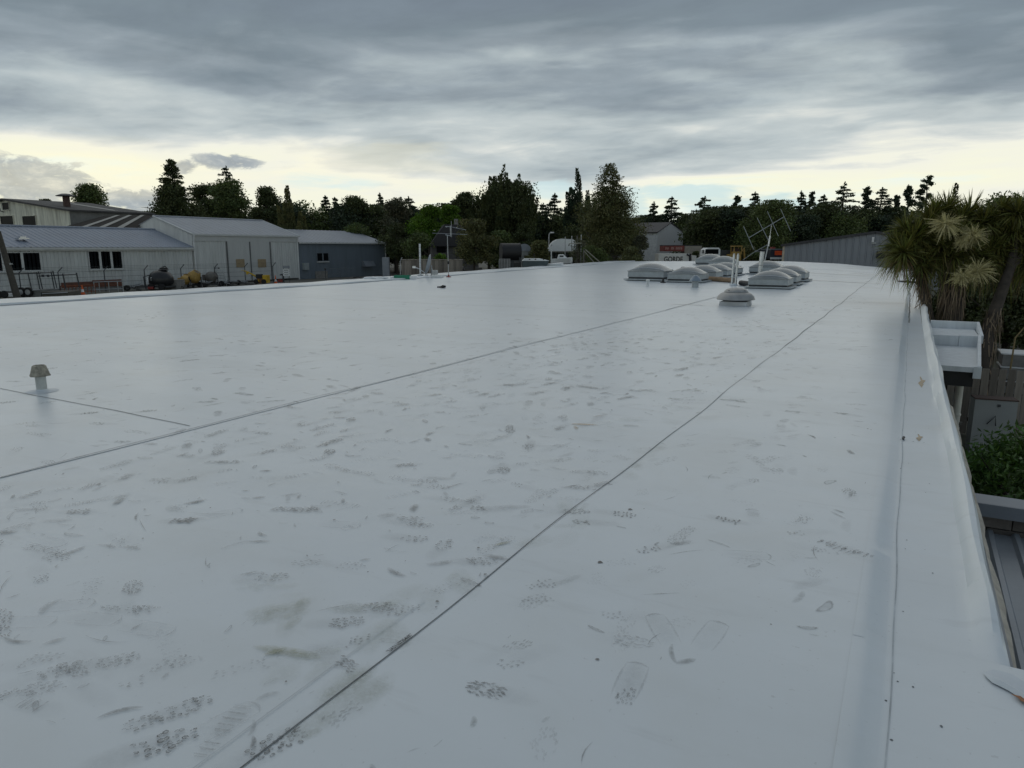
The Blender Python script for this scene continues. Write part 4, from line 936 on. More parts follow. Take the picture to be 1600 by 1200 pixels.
# low scrub in front of the belt
for (x,top,wp,d,lc,lab) in [(560,345,60,112,'mid','low dark scrub bush right behind the slate shed'),(620,350,60,108,'dark','dark bush at the right corner of the slate shed'),(655,360,60,86,'mid','dark green bush behind the satellite dish'),(820,346,46,98,'dark','dark bush behind the black tank'),(900,352,70,90,'dark','dark bush behind the white canopy'),(985,385,44,70,'olive','pale leaved low bush left of the white truck side'),(925,385,70,74,'mid','low bush under the left limb of the olive tree'),(1000,362,30,78,'grey','pale leafy bush at the left corner of the white gable house'),(1165,384,38,85,'olive','yellowish low bush right of the yellow digger'),(1087,390,13,90,'dark','small dark spiky bush in front of the pale trailer'),(1185,396,60,84,'mid','low green bank under the tilted antenna'),(688,396,26,70,'bright','yellow-green weed tuft behind the paling panel')]:
    tree('broad',lab,x,top,wp,d,lc,base=.05,trunk=True,name='bush',cat='bush',group='bushes around the yards',n=5000,leaf=.0028*d)
# big dark trees close behind the spiky trees on the right
for (x,top,wp,d,lc,lab) in [(1560,297,130,34,'mid','dense dark tree with a clipped flat top behind the spiky trees'),(1650,300,130,33,'dark','dark tree at the right edge of the picture behind the spiky trees'),(1590,420,150,27,'dark','dark shaded shrubbery below the spiky trees'),(1500,430,110,31,'dark','dark shaded bush behind the shaggy trunks'),(1655,450,120,24,'dark','deep green shrub beside the leaning trunk at the right edge')]:
    tree('broad',lab,x,top,wp,d,lc,base=.06,n=15000,leaf=.16,group='trees close behind the spiky trees')

# ---- cabbage trees
blade_m=leafmat('leaf_strap',(.125,.140,.050),rough=.5,trans=.15); dead_m=leafmat('leaf_dead',(.20,.155,.11),rough=.8,trans=.05); flower_m=leafmat('flower_cream',(.52,.47,.29),rough=.8,trans=.1)
def blades(name,parent,c,n,ln,rng,m,wd=.035,up=.25,sag=.55,lo=-.5,tint=(.55,1.4),seg=4,droop_only=False):
    V=[];F=[];T=[]
    for i in range(n):
        a=rng.uniform(0,6.28); el=math.asin(min(1,max(-1,rng.uniform(lo,1.0)))) ; L=ln*rng.uniform(.7,1.12)
        d=np.array([math.cos(a)*math.cos(el),math.sin(a)*math.cos(el),math.sin(el)]); side=np.array([-math.sin(a),math.cos(a),0]); side=side+rng.normal(size=3)*.35; side/=np.linalg.norm(side)
        k=rng.uniform(*tint); yel=rng.uniform(-.1,.25); n0=len(V); sg=sag*rng.uniform(.3,1.2)*(1-.5*max(0,d[2]))
        for s_ in range(seg+1):
            t=s_/seg; p=np.array(c)+d*L*t*(1-.12*t)+np.array([0,0,-sg*L*t*t]); w_=wd*(.5+.5*math.sin(min(1,t*2.2+.25)*math.pi/2))*(1-t**3)*rng.uniform(.9,1.1)
            V+=[p-side*w_*.5,p+side*w_*.5]; T+=[(k*(1+yel),k,k*.8)]*2
        for s_ in range(seg): F.append((n0+2*s_,n0+2*s_+1,n0+2*s_+3,n0+2*s_+2))
    me=bpy.data.meshes.new(name); me.from_pydata(V,[],F); a=me.color_attributes.new('tint','FLOAT_COLOR','POINT')
    a.data.foreach_set('color',np.array([(x,y,z,1) for x,y,z in T],dtype=np.float32).ravel()); return link_mesh(name,me,parent,m)
def panicle(parent,c,r,rng):
    V=[];F=[];T=[]
    for i in range(150):
        d=unit(rng,1)[0]; d[2]=d[2]*.7+.1; L=r*rng.uniform(.35,1.12); tip=np.array(c)+d*L+np.array([0,0,-.25*L*(1-d[2])]); base=np.array(c)+d*L*.15
        side=np.cross(d,unit(rng,1)[0]); side/=np.linalg.norm(side); k=rng.uniform(.65,1.3); n0=len(V); mid=(base+tip)/2+np.array([0,0,.05*L])
        for p,w_ in ((base,.006),(mid,.010),(tip,.004)): V+=[p-side*w_,p+side*w_]; T+=[(k,k,k*.9)]*2
        F+=[(n0,n0+1,n0+3,n0+2),(n0+2,n0+3,n0+5,n0+4)]
        for j in range(9):   # side twigs
            q=base+(tip-base)*rng.uniform(.3,.95); e=q+unit(rng,1)[0]*.085; n1=len(V); V+=[q-side*.006,q+side*.006,e]; T+=[(k,k,k*.9)]*3; F.append((n1,n1+1,n1+2))
    me=bpy.data.meshes.new('flower_head'); me.from_pydata(V,[],F); a=me.color_attributes.new('tint','FLOAT_COLOR','POINT'); a.data.foreach_set('color',np.array([(x,y,z,1) for x,y,z in T],dtype=np.float32).ravel())
    return link_mesh('flower_head',me,parent,flower_m)
def cabbage(label,base,heads,trunks,flowers,depth,seed):
    rng=np.random.default_rng(seed); P=at(base[0],base[1],depth); org=np.array([P[0],P[1],G]); t_=thing('cabbage_tree',label,'tree',org,0,'spiky strap-leaved trees at the roof edge')
    for (x,y,r,dd) in heads:
        c=at(x,y,depth+dd)-org; ln=r*depth/FPX
        blades('leaf_head',t_,c,230,ln,rng,blade_m,.036,lo=-.35,sag=.28,tint=(.4,1.7))
        blades('leaf_skirt',t_,c+np.array([0,0,-.12]),110,ln*.95,rng,blade_m,.03,lo=-.95,sag=.75,tint=(.45,1.7))
        blades('dead_skirt',t_,c+np.array([0,0,-.22]),55,ln*.75,rng,dead_m,.026,lo=-1.0,sag=1.0)
    for pts,r0,r1 in trunks:
        W_=[at(x,y,depth+dd)-org for x,y,dd in pts]; m=len(W_); mb=MB(); rs=np.linspace(r0,r1,m); mb.tube(W_,list(rs),12); mb.build('trunk',bark_m,t_,smooth=True)
    for (x,y,r,dd) in flowers: panicle(t_,at(x,y,depth+dd)-org,r*depth/FPX,rng)
    return t_,org,rng
def shag(parent,org,rng,pts,rad,n,ln,depth):   # dead leaves hanging on a trunk
    V=[];F=[];T=[]; W_=[at(x,y,depth+dd)-org for x,y,dd in pts]
    for i in range(n):
        t=rng.random()*(len(W_)-1); k0=int(t); p=W_[k0]+(W_[k0+1]-W_[k0])*(t-k0); a=rng.uniform(0,6.28); L=ln*rng.uniform(.5,1.2); k=rng.uniform(.5,1.9); r_=rad*rng.uniform(.75,1.25)
        o_=np.array([math.cos(a),math.sin(a),0]); side=np.array([-math.sin(a),math.cos(a),0])+rng.normal(size=3)*.25; n0=len(V); sw=rng.normal()*.10
        for s_,(q,ww) in enumerate(((0,.010),(.4,.013),(1,.004))):
            pp=p+o_*r_*(1+.25*q)+side*sw*q+np.array([0,0,-L*q]); V+=[pp-side*ww,pp+side*ww]; T+=[(k,k,k)]*2
        F+=[(n0,n0+1,n0+3,n0+2),(n0+2,n0+3,n0+5,n0+4)]
    me=bpy.data.meshes.new('hanging_dead_leaves'); me.from_pydata(V,[],F); a=me.color_attributes.new('tint','FLOAT_COLOR','POINT'); a.data.foreach_set('color',np.array([(x,y,z,1) for x,y,z in T],dtype=np.float32).ravel())
    stuff(link_mesh('hanging_dead_leaves',me,parent,dead_m))
D1=20.5
ct,org,rng=cabbage('broad spiky strap-leaved tree with cream flower heads and shaggy trunks at the roof edge',(1480,480),
  [(1425,375,52,.0),(1412,395,46,-.3),(1452,350,52,.3),(1480,330,52,.6),(1515,335,52,.7),(1545,360,52,.4),(1470,385,50,-.2),(1500,372,48,-.3),(1545,395,52,.0),(1520,400,46,-.3),(1450,400,44,.1),(1437,366,46,.1),(1500,345,46,.3),(1535,350,46,.2),(1560,380,48,.1),(1490,400,42,-.3),(1400,385,42,.2),(1460,335,46,.5),(1550,345,46,.3),(1575,405,46,.1),(1440,410,40,-.2),(1535,410,42,-.1),(1415,360,44,.3)],
  [([(1497,640,0),(1488,505,0),(1490,440,0),(1478,380,.1)],.30,.16),([(1450,560,.2),(1452,500,.2),(1440,440,.1),(1425,390,0)],.16,.11),([(1500,600,.5),(1478,470,.4),(1470,400,.2)],.14,.1),([(1490,450,0),(1520,405,0),(1540,385,0)],.13,.08),([(1488,450,.2),(1470,380,.4),(1480,345,.6)],.12,.08)],
  [(1478,350,30,-.9),(1522,368,25,-1.0),(1527,423,30,-1.0),(1504,432,24,-1.05),(1505,378,15,-.9)],D1,31)
shag(ct,org,rng,[(1490,432,0),(1487,470,0),(1488,560,0)],.28,340,.75,D1); shag(ct,org,rng,[(1440,430,.1),(1452,500,.2)],.14,120,.5,D1)
ct,org,rng=cabbage('leaning spiky strap-leaved tree with a bare brown trunk at the right edge of the picture',(1545,560),
  [(1590,335,52,.5),(1625,350,55,.3),(1565,330,40,.9),(1600,385,46,.4),(1610,330,46,.6),(1580,365,44,.5),(1605,410,44,.3)],
  [([(1530,640,0),(1543,520,0),(1560,470,.1),(1578,420,.2),(1592,350,.5)],.20,.10),([(1578,420,.2),(1605,390,.3),(1622,360,.3)],.11,.07)],[],D1-.6,32)
shag(ct,org,rng,[(1556,480,0),(1543,520,0),(1535,600,0)],.19,220,.6,D1-.6)
# glossy shrub hard against the wall
P=at(1580,700,9.0); rng=np.random.default_rng(8); t_=thing('glossy_shrub','dense green pointed-leaf shrub filling the corner below the roof edge','shrub',(P[0]+.1,P[1]+.6,G))
nn=22000; cl=rng.integers(0,420,nn); cc=unit(rng,420)*rng.uniform(.6,1,420)[:,None]**.5; cc[:,2]=np.abs(cc[:,2]); cc=cc*np.array([1.35,2.3,1.50])+np.array([.45,.0,.05])
C=cc[cl]+rng.normal(size=(nn,3))*.10; C[:,2]=np.clip(C[:,2],.05,1.62); keep=(C[:,0]+P[0]+.1)>.58; C=C[keep]; cl=cl[keep]; D=unit(rng,len(C))+np.array([0,0,.25])
me=leafmesh('foliage',C,D,.12,tintn(len(C),cl,rng,.5,1.5),.28,rng); link_mesh('foliage',me,t_,LEAF['shrub'])
mb=MB()
for i in range(12): a=rng.uniform(0,6.28); mb.tube([(.4,0,0),(.4+.4*math.cos(a),.5*math.sin(a),.7),(.4+.8*math.cos(a),1.2*math.sin(a),1.3)],[.03,.02,.006],6)
mb.build('stem',bark_m,t_)

# ------------------------------------------------------------------ sheds on the left
XW=-71.0
def shed_pt(x,y): return on_x(x,y,XW)
def window(parent,y0,y1,z0,z1,X,n,fm=frame_m,louvre=False,sill=True):
    t=.07; mb=MB(); mb.bx(X,X+.10,y0,y0+t,z0,z1); mb.bx(X,X+.10,y1-t,y1,z0,z1); mb.bx(X,X+.10,y0+t,y1-t,z0,z0+t); mb.bx(X,X+.10,y0+t,y1-t,z1-t,z1)
    for k in range(1,n): yy=y0+(y1-y0)*k/n; mb.bx(X,X+.105,yy-.11,yy+.11,z0+t,z1-t)
    fr=mb.build('window',fm,parent,world=True)
    for k in range(n):
        a=y0+(y1-y0)*k/n+.08;b=y0+(y1-y0)*(k+1)/n-.08
        p=MB().bx(X+.005,X+.05,a,b,z0+t,z1-t); g_=p.build('pane',glass_m,None); g_.parent=fr
        for v in g_.data.vertices: v.co=v.co-wloc(parent)
    if sill: MB().bx(X,X+.16,y0-.05,y1+.05,z0-.10,z0-.005).build('window_sill',fm,parent,world=True)
    return fr
EAVE=1.70
# left low shed
yR=shed_pt(300,400)[1]; yL=-30.0
sh=thing('long_shed','long low pale shed with grey ribbed roof and dark banded windows','shed',(XW-3,10,G))
rdg=on_y(240,359,yR); 
mb=MB(); mb.ribbed((XW,yL,G+.25),(XW,yR,G+.25),(XW,yR,EAVE-.05),(XW,yL,EAVE-.05),.36,.08); mb.build('wall',clad_m,sh,world=True)
mb=MB(); mb.ribbed((XW+.25,yL,EAVE+.05),(XW+.25,yR+.2,EAVE+.05),(rdg[0],yR+.2,rdg[2]),(rdg[0],yL,rdg[2]),.55,.05,duty=.15); mb.build('roof',cladr_m,sh,world=True)
mb=MB(); X2=2*rdg[0]-XW; mb.slab([(rdg[0],yL,rdg[2]-.01),(rdg[0],yR+.2,rdg[2]-.01),(X2,yR+.2,EAVE),(X2,yL,EAVE)],.05); mb.build('rear_roof',cladr_m,sh,world=True)
MB().bx(XW+.26,XW+.40,yL,yR+.1,EAVE-.17,EAVE+.03).build('gutter',frame_m,sh,world=True)
MB().bx(XW+.02,XW+.25,yL,yR+.1,EAVE-.3,EAVE-.12).build('fascia',frame_m,sh,world=True)
mb=MB(); mb.tube([(rdg[0]+.05,yL,rdg[2]+.04),(rdg[0]+.05,yR+.2,rdg[2]+.04)],.12,8); mb.build('ridge_cap',cladr_m,sh,world=True)
MB().bx(XW-.05,XW+.06,yL,yR,G,G+.27).build('plinth',concrete_m,sh,world=True)
MB().add([(XW,yR,G),(X2,yR,G),(X2,yR,EAVE),(rdg[0],yR,rdg[2]-.05),(XW,yR,EAVE)],[(0,1,2,3,4)]).build('gable_wall',clad_m,sh,world=True)
a=shed_pt(136,392);b_=shed_pt(192,420); window(sh,a[1],b_[1],b_[2],a[2],XW+.03,3)
fr=on_x(-50,392,XW);b_=shed_pt(65,423); a=shed_pt(20,394); window(sh,b_[1]-8.0,b_[1],b_[2],a[2],XW+.03,5)
p0=roof_p=None
q=at(49,365,0.0)
rc=Vector((XW-1.6,shed_pt(50,380)[1],2.55)); mb=MB(); mb.box((rc.x,rc.y,rc.z),(.7,.9,.12)); mb.box((rc.x,rc.y,rc.z+.12),(.5,.5,.14)); mb.build('roof_hatch',alu_m,sh,world=True)
a=shed_pt(95,445);b_=shed_pt(145,450); MB().bx(XW+.06,XW+.12,a[1],b_[1],G+.3,a[2]+.2).build('base_panel',brick_m,sh,world=True)
a=shed_pt(143,438);b_=shed_pt(190,450); MB().bx(XW+.06,XW+.14,a[1],b_[1],G+.25,a[2]).build('base_panel',brick_m,sh,world=True)
# middle tall shed
y0=shed_pt(302,400)[1]; y1=shed_pt(466,400)[1]; ev=shed_pt(302,366)[2]
ms=thing('tall_shed','taller pale shed with big sliding doors and two tan panels','shed',(XW-4,(y0+y1)/2,G))
ap=on_y(240,338,y0); rx,rzv=ap[0],ap[2]
mb=MB()
mb.ribbed((XW+.06,y0,G+.2),(XW+.06,y1,G+.2),(XW+.06,y1,ev-.75),(XW+.06,y0,ev-.75),.36,.055); mb.build('wall',clad_m,ms,world=True)
MB().bx(XW-.05,XW+.16,y0,y1,ev-.75,ev-.06).build('door_header',door_m,ms,world=True)
MB().bx(XW+.16,XW+.30,y0-.05,y1+.1,ev-.14,ev+.06).build('gutter',frame_m,ms,world=True)
mb=MB(); mb.ribbed((XW+.2,y0-.1,ev),(XW+.2,y1+.15,ev),(rx,y1+.15,rzv),(rx,y0-.1,rzv),.8,.04,duty=.12); mb.build('roof',cladr2_m,ms,world=True)
X2=2*rx-XW; mb=MB(); mb.slab([(rx,y0-.1,rzv-.01),(rx,y1+.15,rzv-.01),(X2,y1+.15,ev),(X2,y0-.1,ev)],.05); mb.build('rear_roof',cladr2_m,ms,world=True)
mb=MB(); m1=20
for sgn in (0,1):
    if sgn==0: mb.ribbed((rx,y0,G),(XW+.02,y0,G),(XW+.02,y0,ev-.05),(rx,y0,rzv-.05),.28,.03)
    else: mb.ribbed((X2,y0,G),(rx,y0,G),(rx,y0,rzv-.05),(X2,y0,ev-.05),.28,.03)
mb.build('gable_wall',mat('gable_cladding',(.66,.67,.65),.6,var=.15,scale=1,streak=True),ms,world=True)
MB().add([(XW,y1,G),(X2,y1,G),(X2,y1,ev),(rx,y1,rzv-.05),(XW,y1,ev)],[(0,1,2,3,4)]).build('gable_wall',clad_m,ms,world=True)
mb=MB(); mb.tube([(XW+.3,y0-.1,ev+.02),(rx,y0-.1,rzv+.02)],.09,6); mb.tube([(XW+.3,y1+.15,ev+.02),(rx,y1+.15,rzv+.02)],.09,6); mb.build('barge_board',frame_m,ms,world=True)
MB().tube([(rx,y0-.1,rzv+.03),(rx,y1+.15,rzv+.03)],.12,8).build('ridge_cap',cladr2_m,ms,world=True)
for i,(xa,xb) in enumerate(((355,389.5),(390.5,421))):
    a=shed_pt(xa,400)[1];b_=shed_pt(xb,400)[1]
    mb=MB(); mb.ribbed((XW+.14,a,G+.15),(XW+.14,b_,G+.15),(XW+.14,b_,ev-.74),(XW+.14,a,ev-.74),.9,.02); d_=mb.build('sliding_door',door_m,ms,world=True)
    px=(367,381) if i==0 else (401,414.5); c0=shed_pt(px[0],405);c1=shed_pt(px[1],417.5)
    o=MB().bx(XW+.17,XW+.20,c0[1],c1[1],c1[2],c0[2]).build('tan_panel',card_m,None); o.parent=d_
    for v in o.data.vertices: v.co=v.co-wloc(ms)
for xx in (354,389.9,421.6):
    yv=shed_pt(xx,400)[1]; MB().bx(XW+.14,XW+.22,yv-.06,yv+.06,G+.1,ev-.76).build('door_track',mat('track_grey',(.14,.145,.145),.6),ms,world=True)
for yv in (y0+.1,y1-.15): MB().tube([(XW+.30,yv,ev-.1),(XW+.14,yv,ev-.9),(XW+.14,yv,G)],.08,8).build('downpipe',white_m,ms,world=True)
# slate shed
y2=y1+.05; y3=shed_pt(602,400)[1]; ev2=shed_pt(602,380)[2]; rd=on_y(553,361.5,y3)
ss=thing('slate_shed','dark slate blue shed with pale roof, a small window and wall boxes','shed',(XW-4,(y2+y3)/2,G))
mb=MB(); mb.ribbed((XW,y2,G),(XW,y3,G),(XW,y3,ev2-.05),(XW,y2,ev2-.05),.30,.025); mb.build('wall',clad2_m,ss,world=True)
ym=shed_pt(548,380)[1]; 
mb=MB(); mb.ribbed((XW+.2,y2,ev2+.02),(XW+.2,y3+.15,ev2+.02),(rd[0],y3+.15,rd[2]),(rd[0],y2,rd[2]),.8,.04,duty=.12); mb.build('roof',cladr2_m,ss,world=True)
X2=2*rd[0]-XW; mb=MB(); mb.slab([(rd[0],y2,rd[2]-.01),(rd[0],y3+.15,rd[2]-.01),(X2,y3+.15,ev2),(X2,y2,ev2)],.05); mb.build('rear_roof',cladr2_m,ss,world=True)
MB().add([(XW,y3,G),(X2,y3,G),(X2,y3,ev2),(rd[0],y3,rd[2]-.05),(XW,y3,ev2)],[(0,1,2,3,4)]).build('gable_wall',clad2_m,ss,world=True)
MB().bx(XW+.2,XW+.34,y2,y3+.1,ev2-.16,ev2+.02).build('gutter',frame_m,ss,world=True)
MB().tube([(XW+.12,y3-.05,ev2-.1),(XW+.12,y3-.05,G)],.07,8).build('downpipe',white_m,ss,world=True)
a=shed_pt(494,395);b_=shed_pt(513,408); window(ss,a[1],b_[1],b_[2],a[2],XW+.03,2,mat('grey_frame',(.16,.18,.2),.5),sill=False)
MB().bx(XW+.03,XW+.2,a[1],b_[1],b_[2]-.14,b_[2]-.01).build('window_sill',frame_m,ss,world=True)
a=shed_pt(472,411);b_=shed_pt(480,421.5); MB().bx(XW+.03,XW+.4,a[1],b_[1],b_[2],a[2]).build('wall_box',mat('box_grey',(.33,.37,.38),.5),ss,world=True)
a=shed_pt(565,408);b_=shed_pt(581,416); mb=MB(); y_a,y_b,zb,zt_=a[1],b_[1],b_[2],a[2]; mb.add([(XW+.03,y_a,zb),(XW+.03,y_b,zb),(XW+.03,y_b,zt_),(XW+.03,y_a,zt_),(XW+.8,y_a,zb),(XW+.8,y_b,zb),(XW+.35,y_b,zt_),(XW+.35,y_a,zt_)],[(0,1,2,3),(4,7,6,5),(0,4,5,1),(3,2,6,7),(0,3,7,4),(1,5,6,2)]); mb.build('vent_hood',flash_m,ss,world=True)
a=shed_pt(492,424);b_=shed_pt(511,436); MB().bx(XW+.05,XW+.12,a[1],b_[1],G,a[2]).build('pale_door',concrete_m,ss,world=True)
# old white building behind
XO=-93.0; c0=on_x(108,327,XO); yo=c0[1]; zc=c0[2]; ap=on_y(8,311,yo); yo2=on_x(240,333,XO)[1]
ob=thing('old_workshop','old stained white workshop with dark low gable roof and square windows','workshop',(XO-8,yo+10,G))
mb=MB(); XL=2*ap[0]-XO; mb.add([(XO,yo,G),(XL,yo,G),(XL,yo,zc),(ap[0],yo,ap[2]),(XO,yo,zc)],[(4,3,2,1,0)]); mb.build('gable_wall',old_m,ob,world=True)
mb=MB(); mb.ribbed((XO,yo,G),(XO,yo2,G),(XO,yo2,zc),(XO,yo,zc),.9,.04); mb.build('side_wall',greywall_m,ob,world=True)
for sgn,(xa,xb) in enumerate(((XO+.4,ap[0]),(XL-.4,ap[0]))):
    mb=MB(); q=[(xa,yo-.5,zc-.03),(xa,yo2,zc-.03),(xb,yo2,ap[2]+.08),(xb,yo-.5,ap[2]+.08)]
    if sgn==1: q=q[::-1]
    mb.slab(q,.22); mb.build('roof',oldroof_m,ob,world=True)
for k in range(5):
    yy=yo+6+k*11; z_=lambda u: (zc-.03)+(ap[2]+.11-zc)*u+.05
    x_=lambda u: XO+.4+(ap[0]-XO-.4)*u
    MB().slab([(x_(.08),yy,z_(.08)),(x_(.08),yy+1.0,z_(.08)),(x_(.75),yy+1.0,z_(.75)),(x_(.75),yy,z_(.75))],.03).build('roof_light',strip_m,ob,world=True)
for (xa,ya,xb,yb) in ((1,338,23,353),(35.5,338,58,353),(4,317,15.5,327.5)):
    a=on_y(xa,ya,yo);b_=on_y(xb,yb,yo); t=.09
    mb=MB(); X0,X1=a[0],b_[0]; mb.bx(X0-t,X0,yo-.12,yo-.01,b_[2]-t,a[2]+t); mb.bx(X1,X1+t,yo-.12,yo-.01,b_[2]-t,a[2]+t); mb.bx(X0,X1,yo-.12,yo-.01,a[2],a[2]+t); mb.bx(X0,X1,yo-.12,yo-.01,b_[2]-t,b_[2])
    fr=mb.build('window',old_m,ob,world=True); o=MB().bx(X0,X1,yo-.05,yo-.01,b_[2],a[2]).build('pane',glass_m,None); o.parent=fr
    for v in o.data.vertices: v.co=v.co-wloc(ob)
q=on_x(105,328,XO-4); cx_,cy_=XO-4.5,on_x(105,324,XO-4.5)[1]; czt=on_x(105,303,XO-4.5)[2]; czb=on_x(105,322,XO-4.5)[2]
MB().tube([(cx_,cy_,czb-1),(cx_,cy_,czt-.3)],.42,12).build('chimney',mat('rusty_flue',(.10,.06,.05),.8),ob,world=True,smooth=True)
mb=MB(); mb.lathe([(1.15,czt-.32),(1.2,czt-.25),(.5,czt),(0,czt+.05)],(cx_,cy_,0),n=18); mb.build('chimney_cap',steel_m,ob,world=True,smooth=True)
mb=MB(); q=on_y(10,329,yo); mb.tube([(q[0]-.5,yo-.1,q[2]-.2),(q[0],yo-1.2,q[2]+.1)],.06,6); mb.box((q[0]+.1,yo-1.5,q[2]+.15),(.7,1.2,.25),.3); mb.build('floodlight',steel_m,ob,world=True)
# dark lean-to roof between
lr=thing('skillion_shed','dark roofed skillion shed with pale roof strips between the sheds and the old workshop','shed',(-85,50,G))
q=[on_x(83,359,-90),on_x(206,361,-79.5),on_x(240,336.5,-81),on_x(163,337,-92)]
def lerp4(u,v): return Vector(q[0]).lerp(Vector(q[1]),u).lerp(Vector(q[3]).lerp(Vector(q[2]),u),v)
def bil(u0,u1,up,nu,nv):
    mb=MB(); vs=[lerp4(u0+(u1-u0)*i/nu,j/nv)+Vector((0,0,up)) for j in range(nv+1) for i in range(nu+1)]
    return mb.add(vs,[(j*(nu+1)+i,j*(nu+1)+i+1,(j+1)*(nu+1)+i+1,(j+1)*(nu+1)+i) for j in range(nv) for i in range(nu)])
bil(0,1,0,24,12).build('roof',mat('skillion_roof',(.042,.038,.034),.9,var=.3,scale=.5,spec=.2),lr,world=True)
for u in (.25,.5,.75): bil(u,u+1/12,.06,2,12).build('roof_strip',strip_m,lr,world=True)
mb=MB(); bq=[Vector((p[0],p[1],G)) for p in q]; tq=[Vector(p)-Vector((0,0,.2)) for p in q]; mb.add(bq+tq,[(0,1,5,4),(1,2,6,5),(2,3,7,6),(3,0,4,7)]); mb.build('wall',greywall_m,lr,world=True)

# ------------------------------------------------------------------ yard clutter (left)
def yard(name,label,cat,x,d,group=None,rz_=YAW):
    if x<480 and d<69: d=float((on_x(x,430,-65.3)-CAM)@FW)+(d-66)*.4
    P=at(x,HOR+40,d); t_=thing(name,label,cat,(P[0],P[1],G),rz_,group); s=d/FPX
    zb=lambda y:(CH-G)-(y-HOR)*s*1.0
    return t_,(lambda xx,yy,dy=0.0:((xx-x)*s,dy,zb(yy))),s
# cranked-top fence line
XF=-67.0
f=thing('security_fence','dark steel fence posts with cranked tops in front of the sheds','fence',(XF,25,G))
ps=[]
for (x,top) in ((30,414),(91,413),(163,411),(226,409.5),(283,408.5),(336,407),(383,406.5),(427,406)):
    P=on_x(x,430,XF); ps.append(P[1])
    mb=MB(); mb.tube([(XF,P[1],G),(XF,P[1],G+1.95),(XF+.15,P[1]+.35,G+2.38)],.045,7); mb.build('post',steel_m,f,world=True)
mb=MB()
for z in (.4,.9,1.4,1.93): mb.tube([(XF,ps[0]-8,G+z),(XF,ps[-1],G+z)],.012,5)
for k in (.3,.65,.98): mb.tube([(XF+.15*k,ps[0]-8+.35*k,G+1.95+.43*k),(XF+.15*k,ps[-1]+.35*k,G+1.95+.43*k)],.008,5)
stuff(mb.build('wire',steel_m,f,world=True))
# leaning pole
dq=float((on_x(10,430,-64.5)-CAM)@FW); P0=at(28,470,dq);P1=at(-3,362,dq); mb=MB(); P0[2]=G; d_=Vector(P1)-Vector(P0)
t_=thing('timber_pole','leaning dark timber pole at the left edge of the picture','pole',P0)
mb.tube([(0,0,0),d_*.5,d_],[.27,.23,.20],10); mb.build('shaft',pole_m,t_,smooth=True)
mb=MB(); q=d_*.52; mb.box((q.x,q.y,q.z),(.75,.2,.12),YAW); mb.build('bracket',galv_m,t_)
# cage trailer
t_,L_,s=yard('cage_trailer','grey twin-axle trailer with tall dark steel frame in the left yard','trailer',72,64)
mb=MB(); a=L_(36,451);b=L_(72,468); mb.bx(a[0],b[0],-1.0,1.0,b[2]+.35,a[2]); mb.build('tray',mat('trailer_grey',(.17,.18,.175),.6,var=.3),t_)
mb=MB(); a=L_(73,454);b=L_(113,466); mb.bx(a[0],b[0],-.9,.9,b[2]+.1,a[2]); mb.build('deck',mat('deck_brown',(.10,.095,.08),.7,var=.3),t_)
mb=MB(); mb.tube([L_(73.5,457,-.95),L_(113,455,-.95)],.035,6); mb.tube([L_(36,452,-1.05),L_(72,451,-1.05)],.04,6); mb.build('side_rail',alu_m,t_)
mb=MB(); r_=.045
for dy in (-.95,.95):
    mb.tube([L_(34.5,452,dy),L_(32,426,dy)],r_,6); mb.tube([L_(72,465,dy),L_(69,424,dy)],r_,6); mb.tube([L_(75,450,dy),L_(72,423,dy)],r_,6); mb.tube([L_(111,449,dy),L_(109,426,dy)],.055,6)
    mb.tube([L_(32,427,dy),L_(72,425.5,dy)],r_,6); mb.tube([L_(71,430,dy),L_(109,428.5,dy)],r_,6)
for x,y in ((32,427),(72,425.5),(109,428.5)): mb.tube([L_(x,y,-.95),L_(x,y,.95)],r_,6)
mb.build('frame',steel_m,t_)
mb=MB()
for x in (78,86): c_=L_(x,429.5,-.95); mb.box(c_,(.2,.06,.2))
split(mb,'clamp',steel_m,t_)
for x in (43,54):
    c_=L_(x,462,-1.05); mb=MB(); mb.tube([(c_[0],c_[1]-.11,.42),(c_[0],c_[1]+.11,.42)],.40,18); w_=mb.build('wheel',rubber_m,t_,smooth=True)
    o=MB().tube([(c_[0],c_[1]-.13,.42),(c_[0],c_[1]-.112,.42)],.22,14).build('rim',galv_m,w_)
# white boat-like item at far left edge
t_,L_,s=yard('small_trailer','small white trailer frame beside the leaning pole','trailer',8,66)
mb=MB(); a=L_(-2,458);b=L_(19,462); mb.bx(a[0],b[0],-.5,.5,b[2],a[2]); mb.build('deck',white_m,t_)
mb=MB(); mb.tube([L_(17,458),L_(14,432)],.05,6); mb.box(L_(14,433),(.14,.1,.3)); mb.build('post',steel_m,t_)
for x in (1,10): c_=L_(x,460); mb=MB(); mb.tube([(c_[0],-.62,.33),(c_[0],-.5,.33)],.3,14); mb.build('wheel',rubber_m,t_)
# rusty barrier panels
t_,L_,s=yard('mesh_barrier','low rusty orange mesh barrier in front of the long shed','barrier',118,67)
mb=MB(); zt_=L_(118,446)[2]
for x in range(92,147,6): mb.tube([L_(x,446),L_(x,466)],.03,5)
mb.tube([L_(92,446),L_(146,444.5)],.04,5); mb.tube([L_(92,455),L_(146,454)],.03,5); mb.build('frame',mat('rust_orange',(.25,.085,.04),.8,var=.4),t_)
t_,L_,s=yard('steel_pen','grey steel pen frame leaning before the shed base','frame',167,67)
mb=MB()
for x in (145,153,168,182,190): mb.tube([L_(x,439.5),L_(x,462)],.04,6)
mb.tube([L_(144,440),L_(190,438.5)],.05,6); mb.tube([L_(144,452),L_(190,450)],.04,6); split(mb,'bar',galv_m,t_)
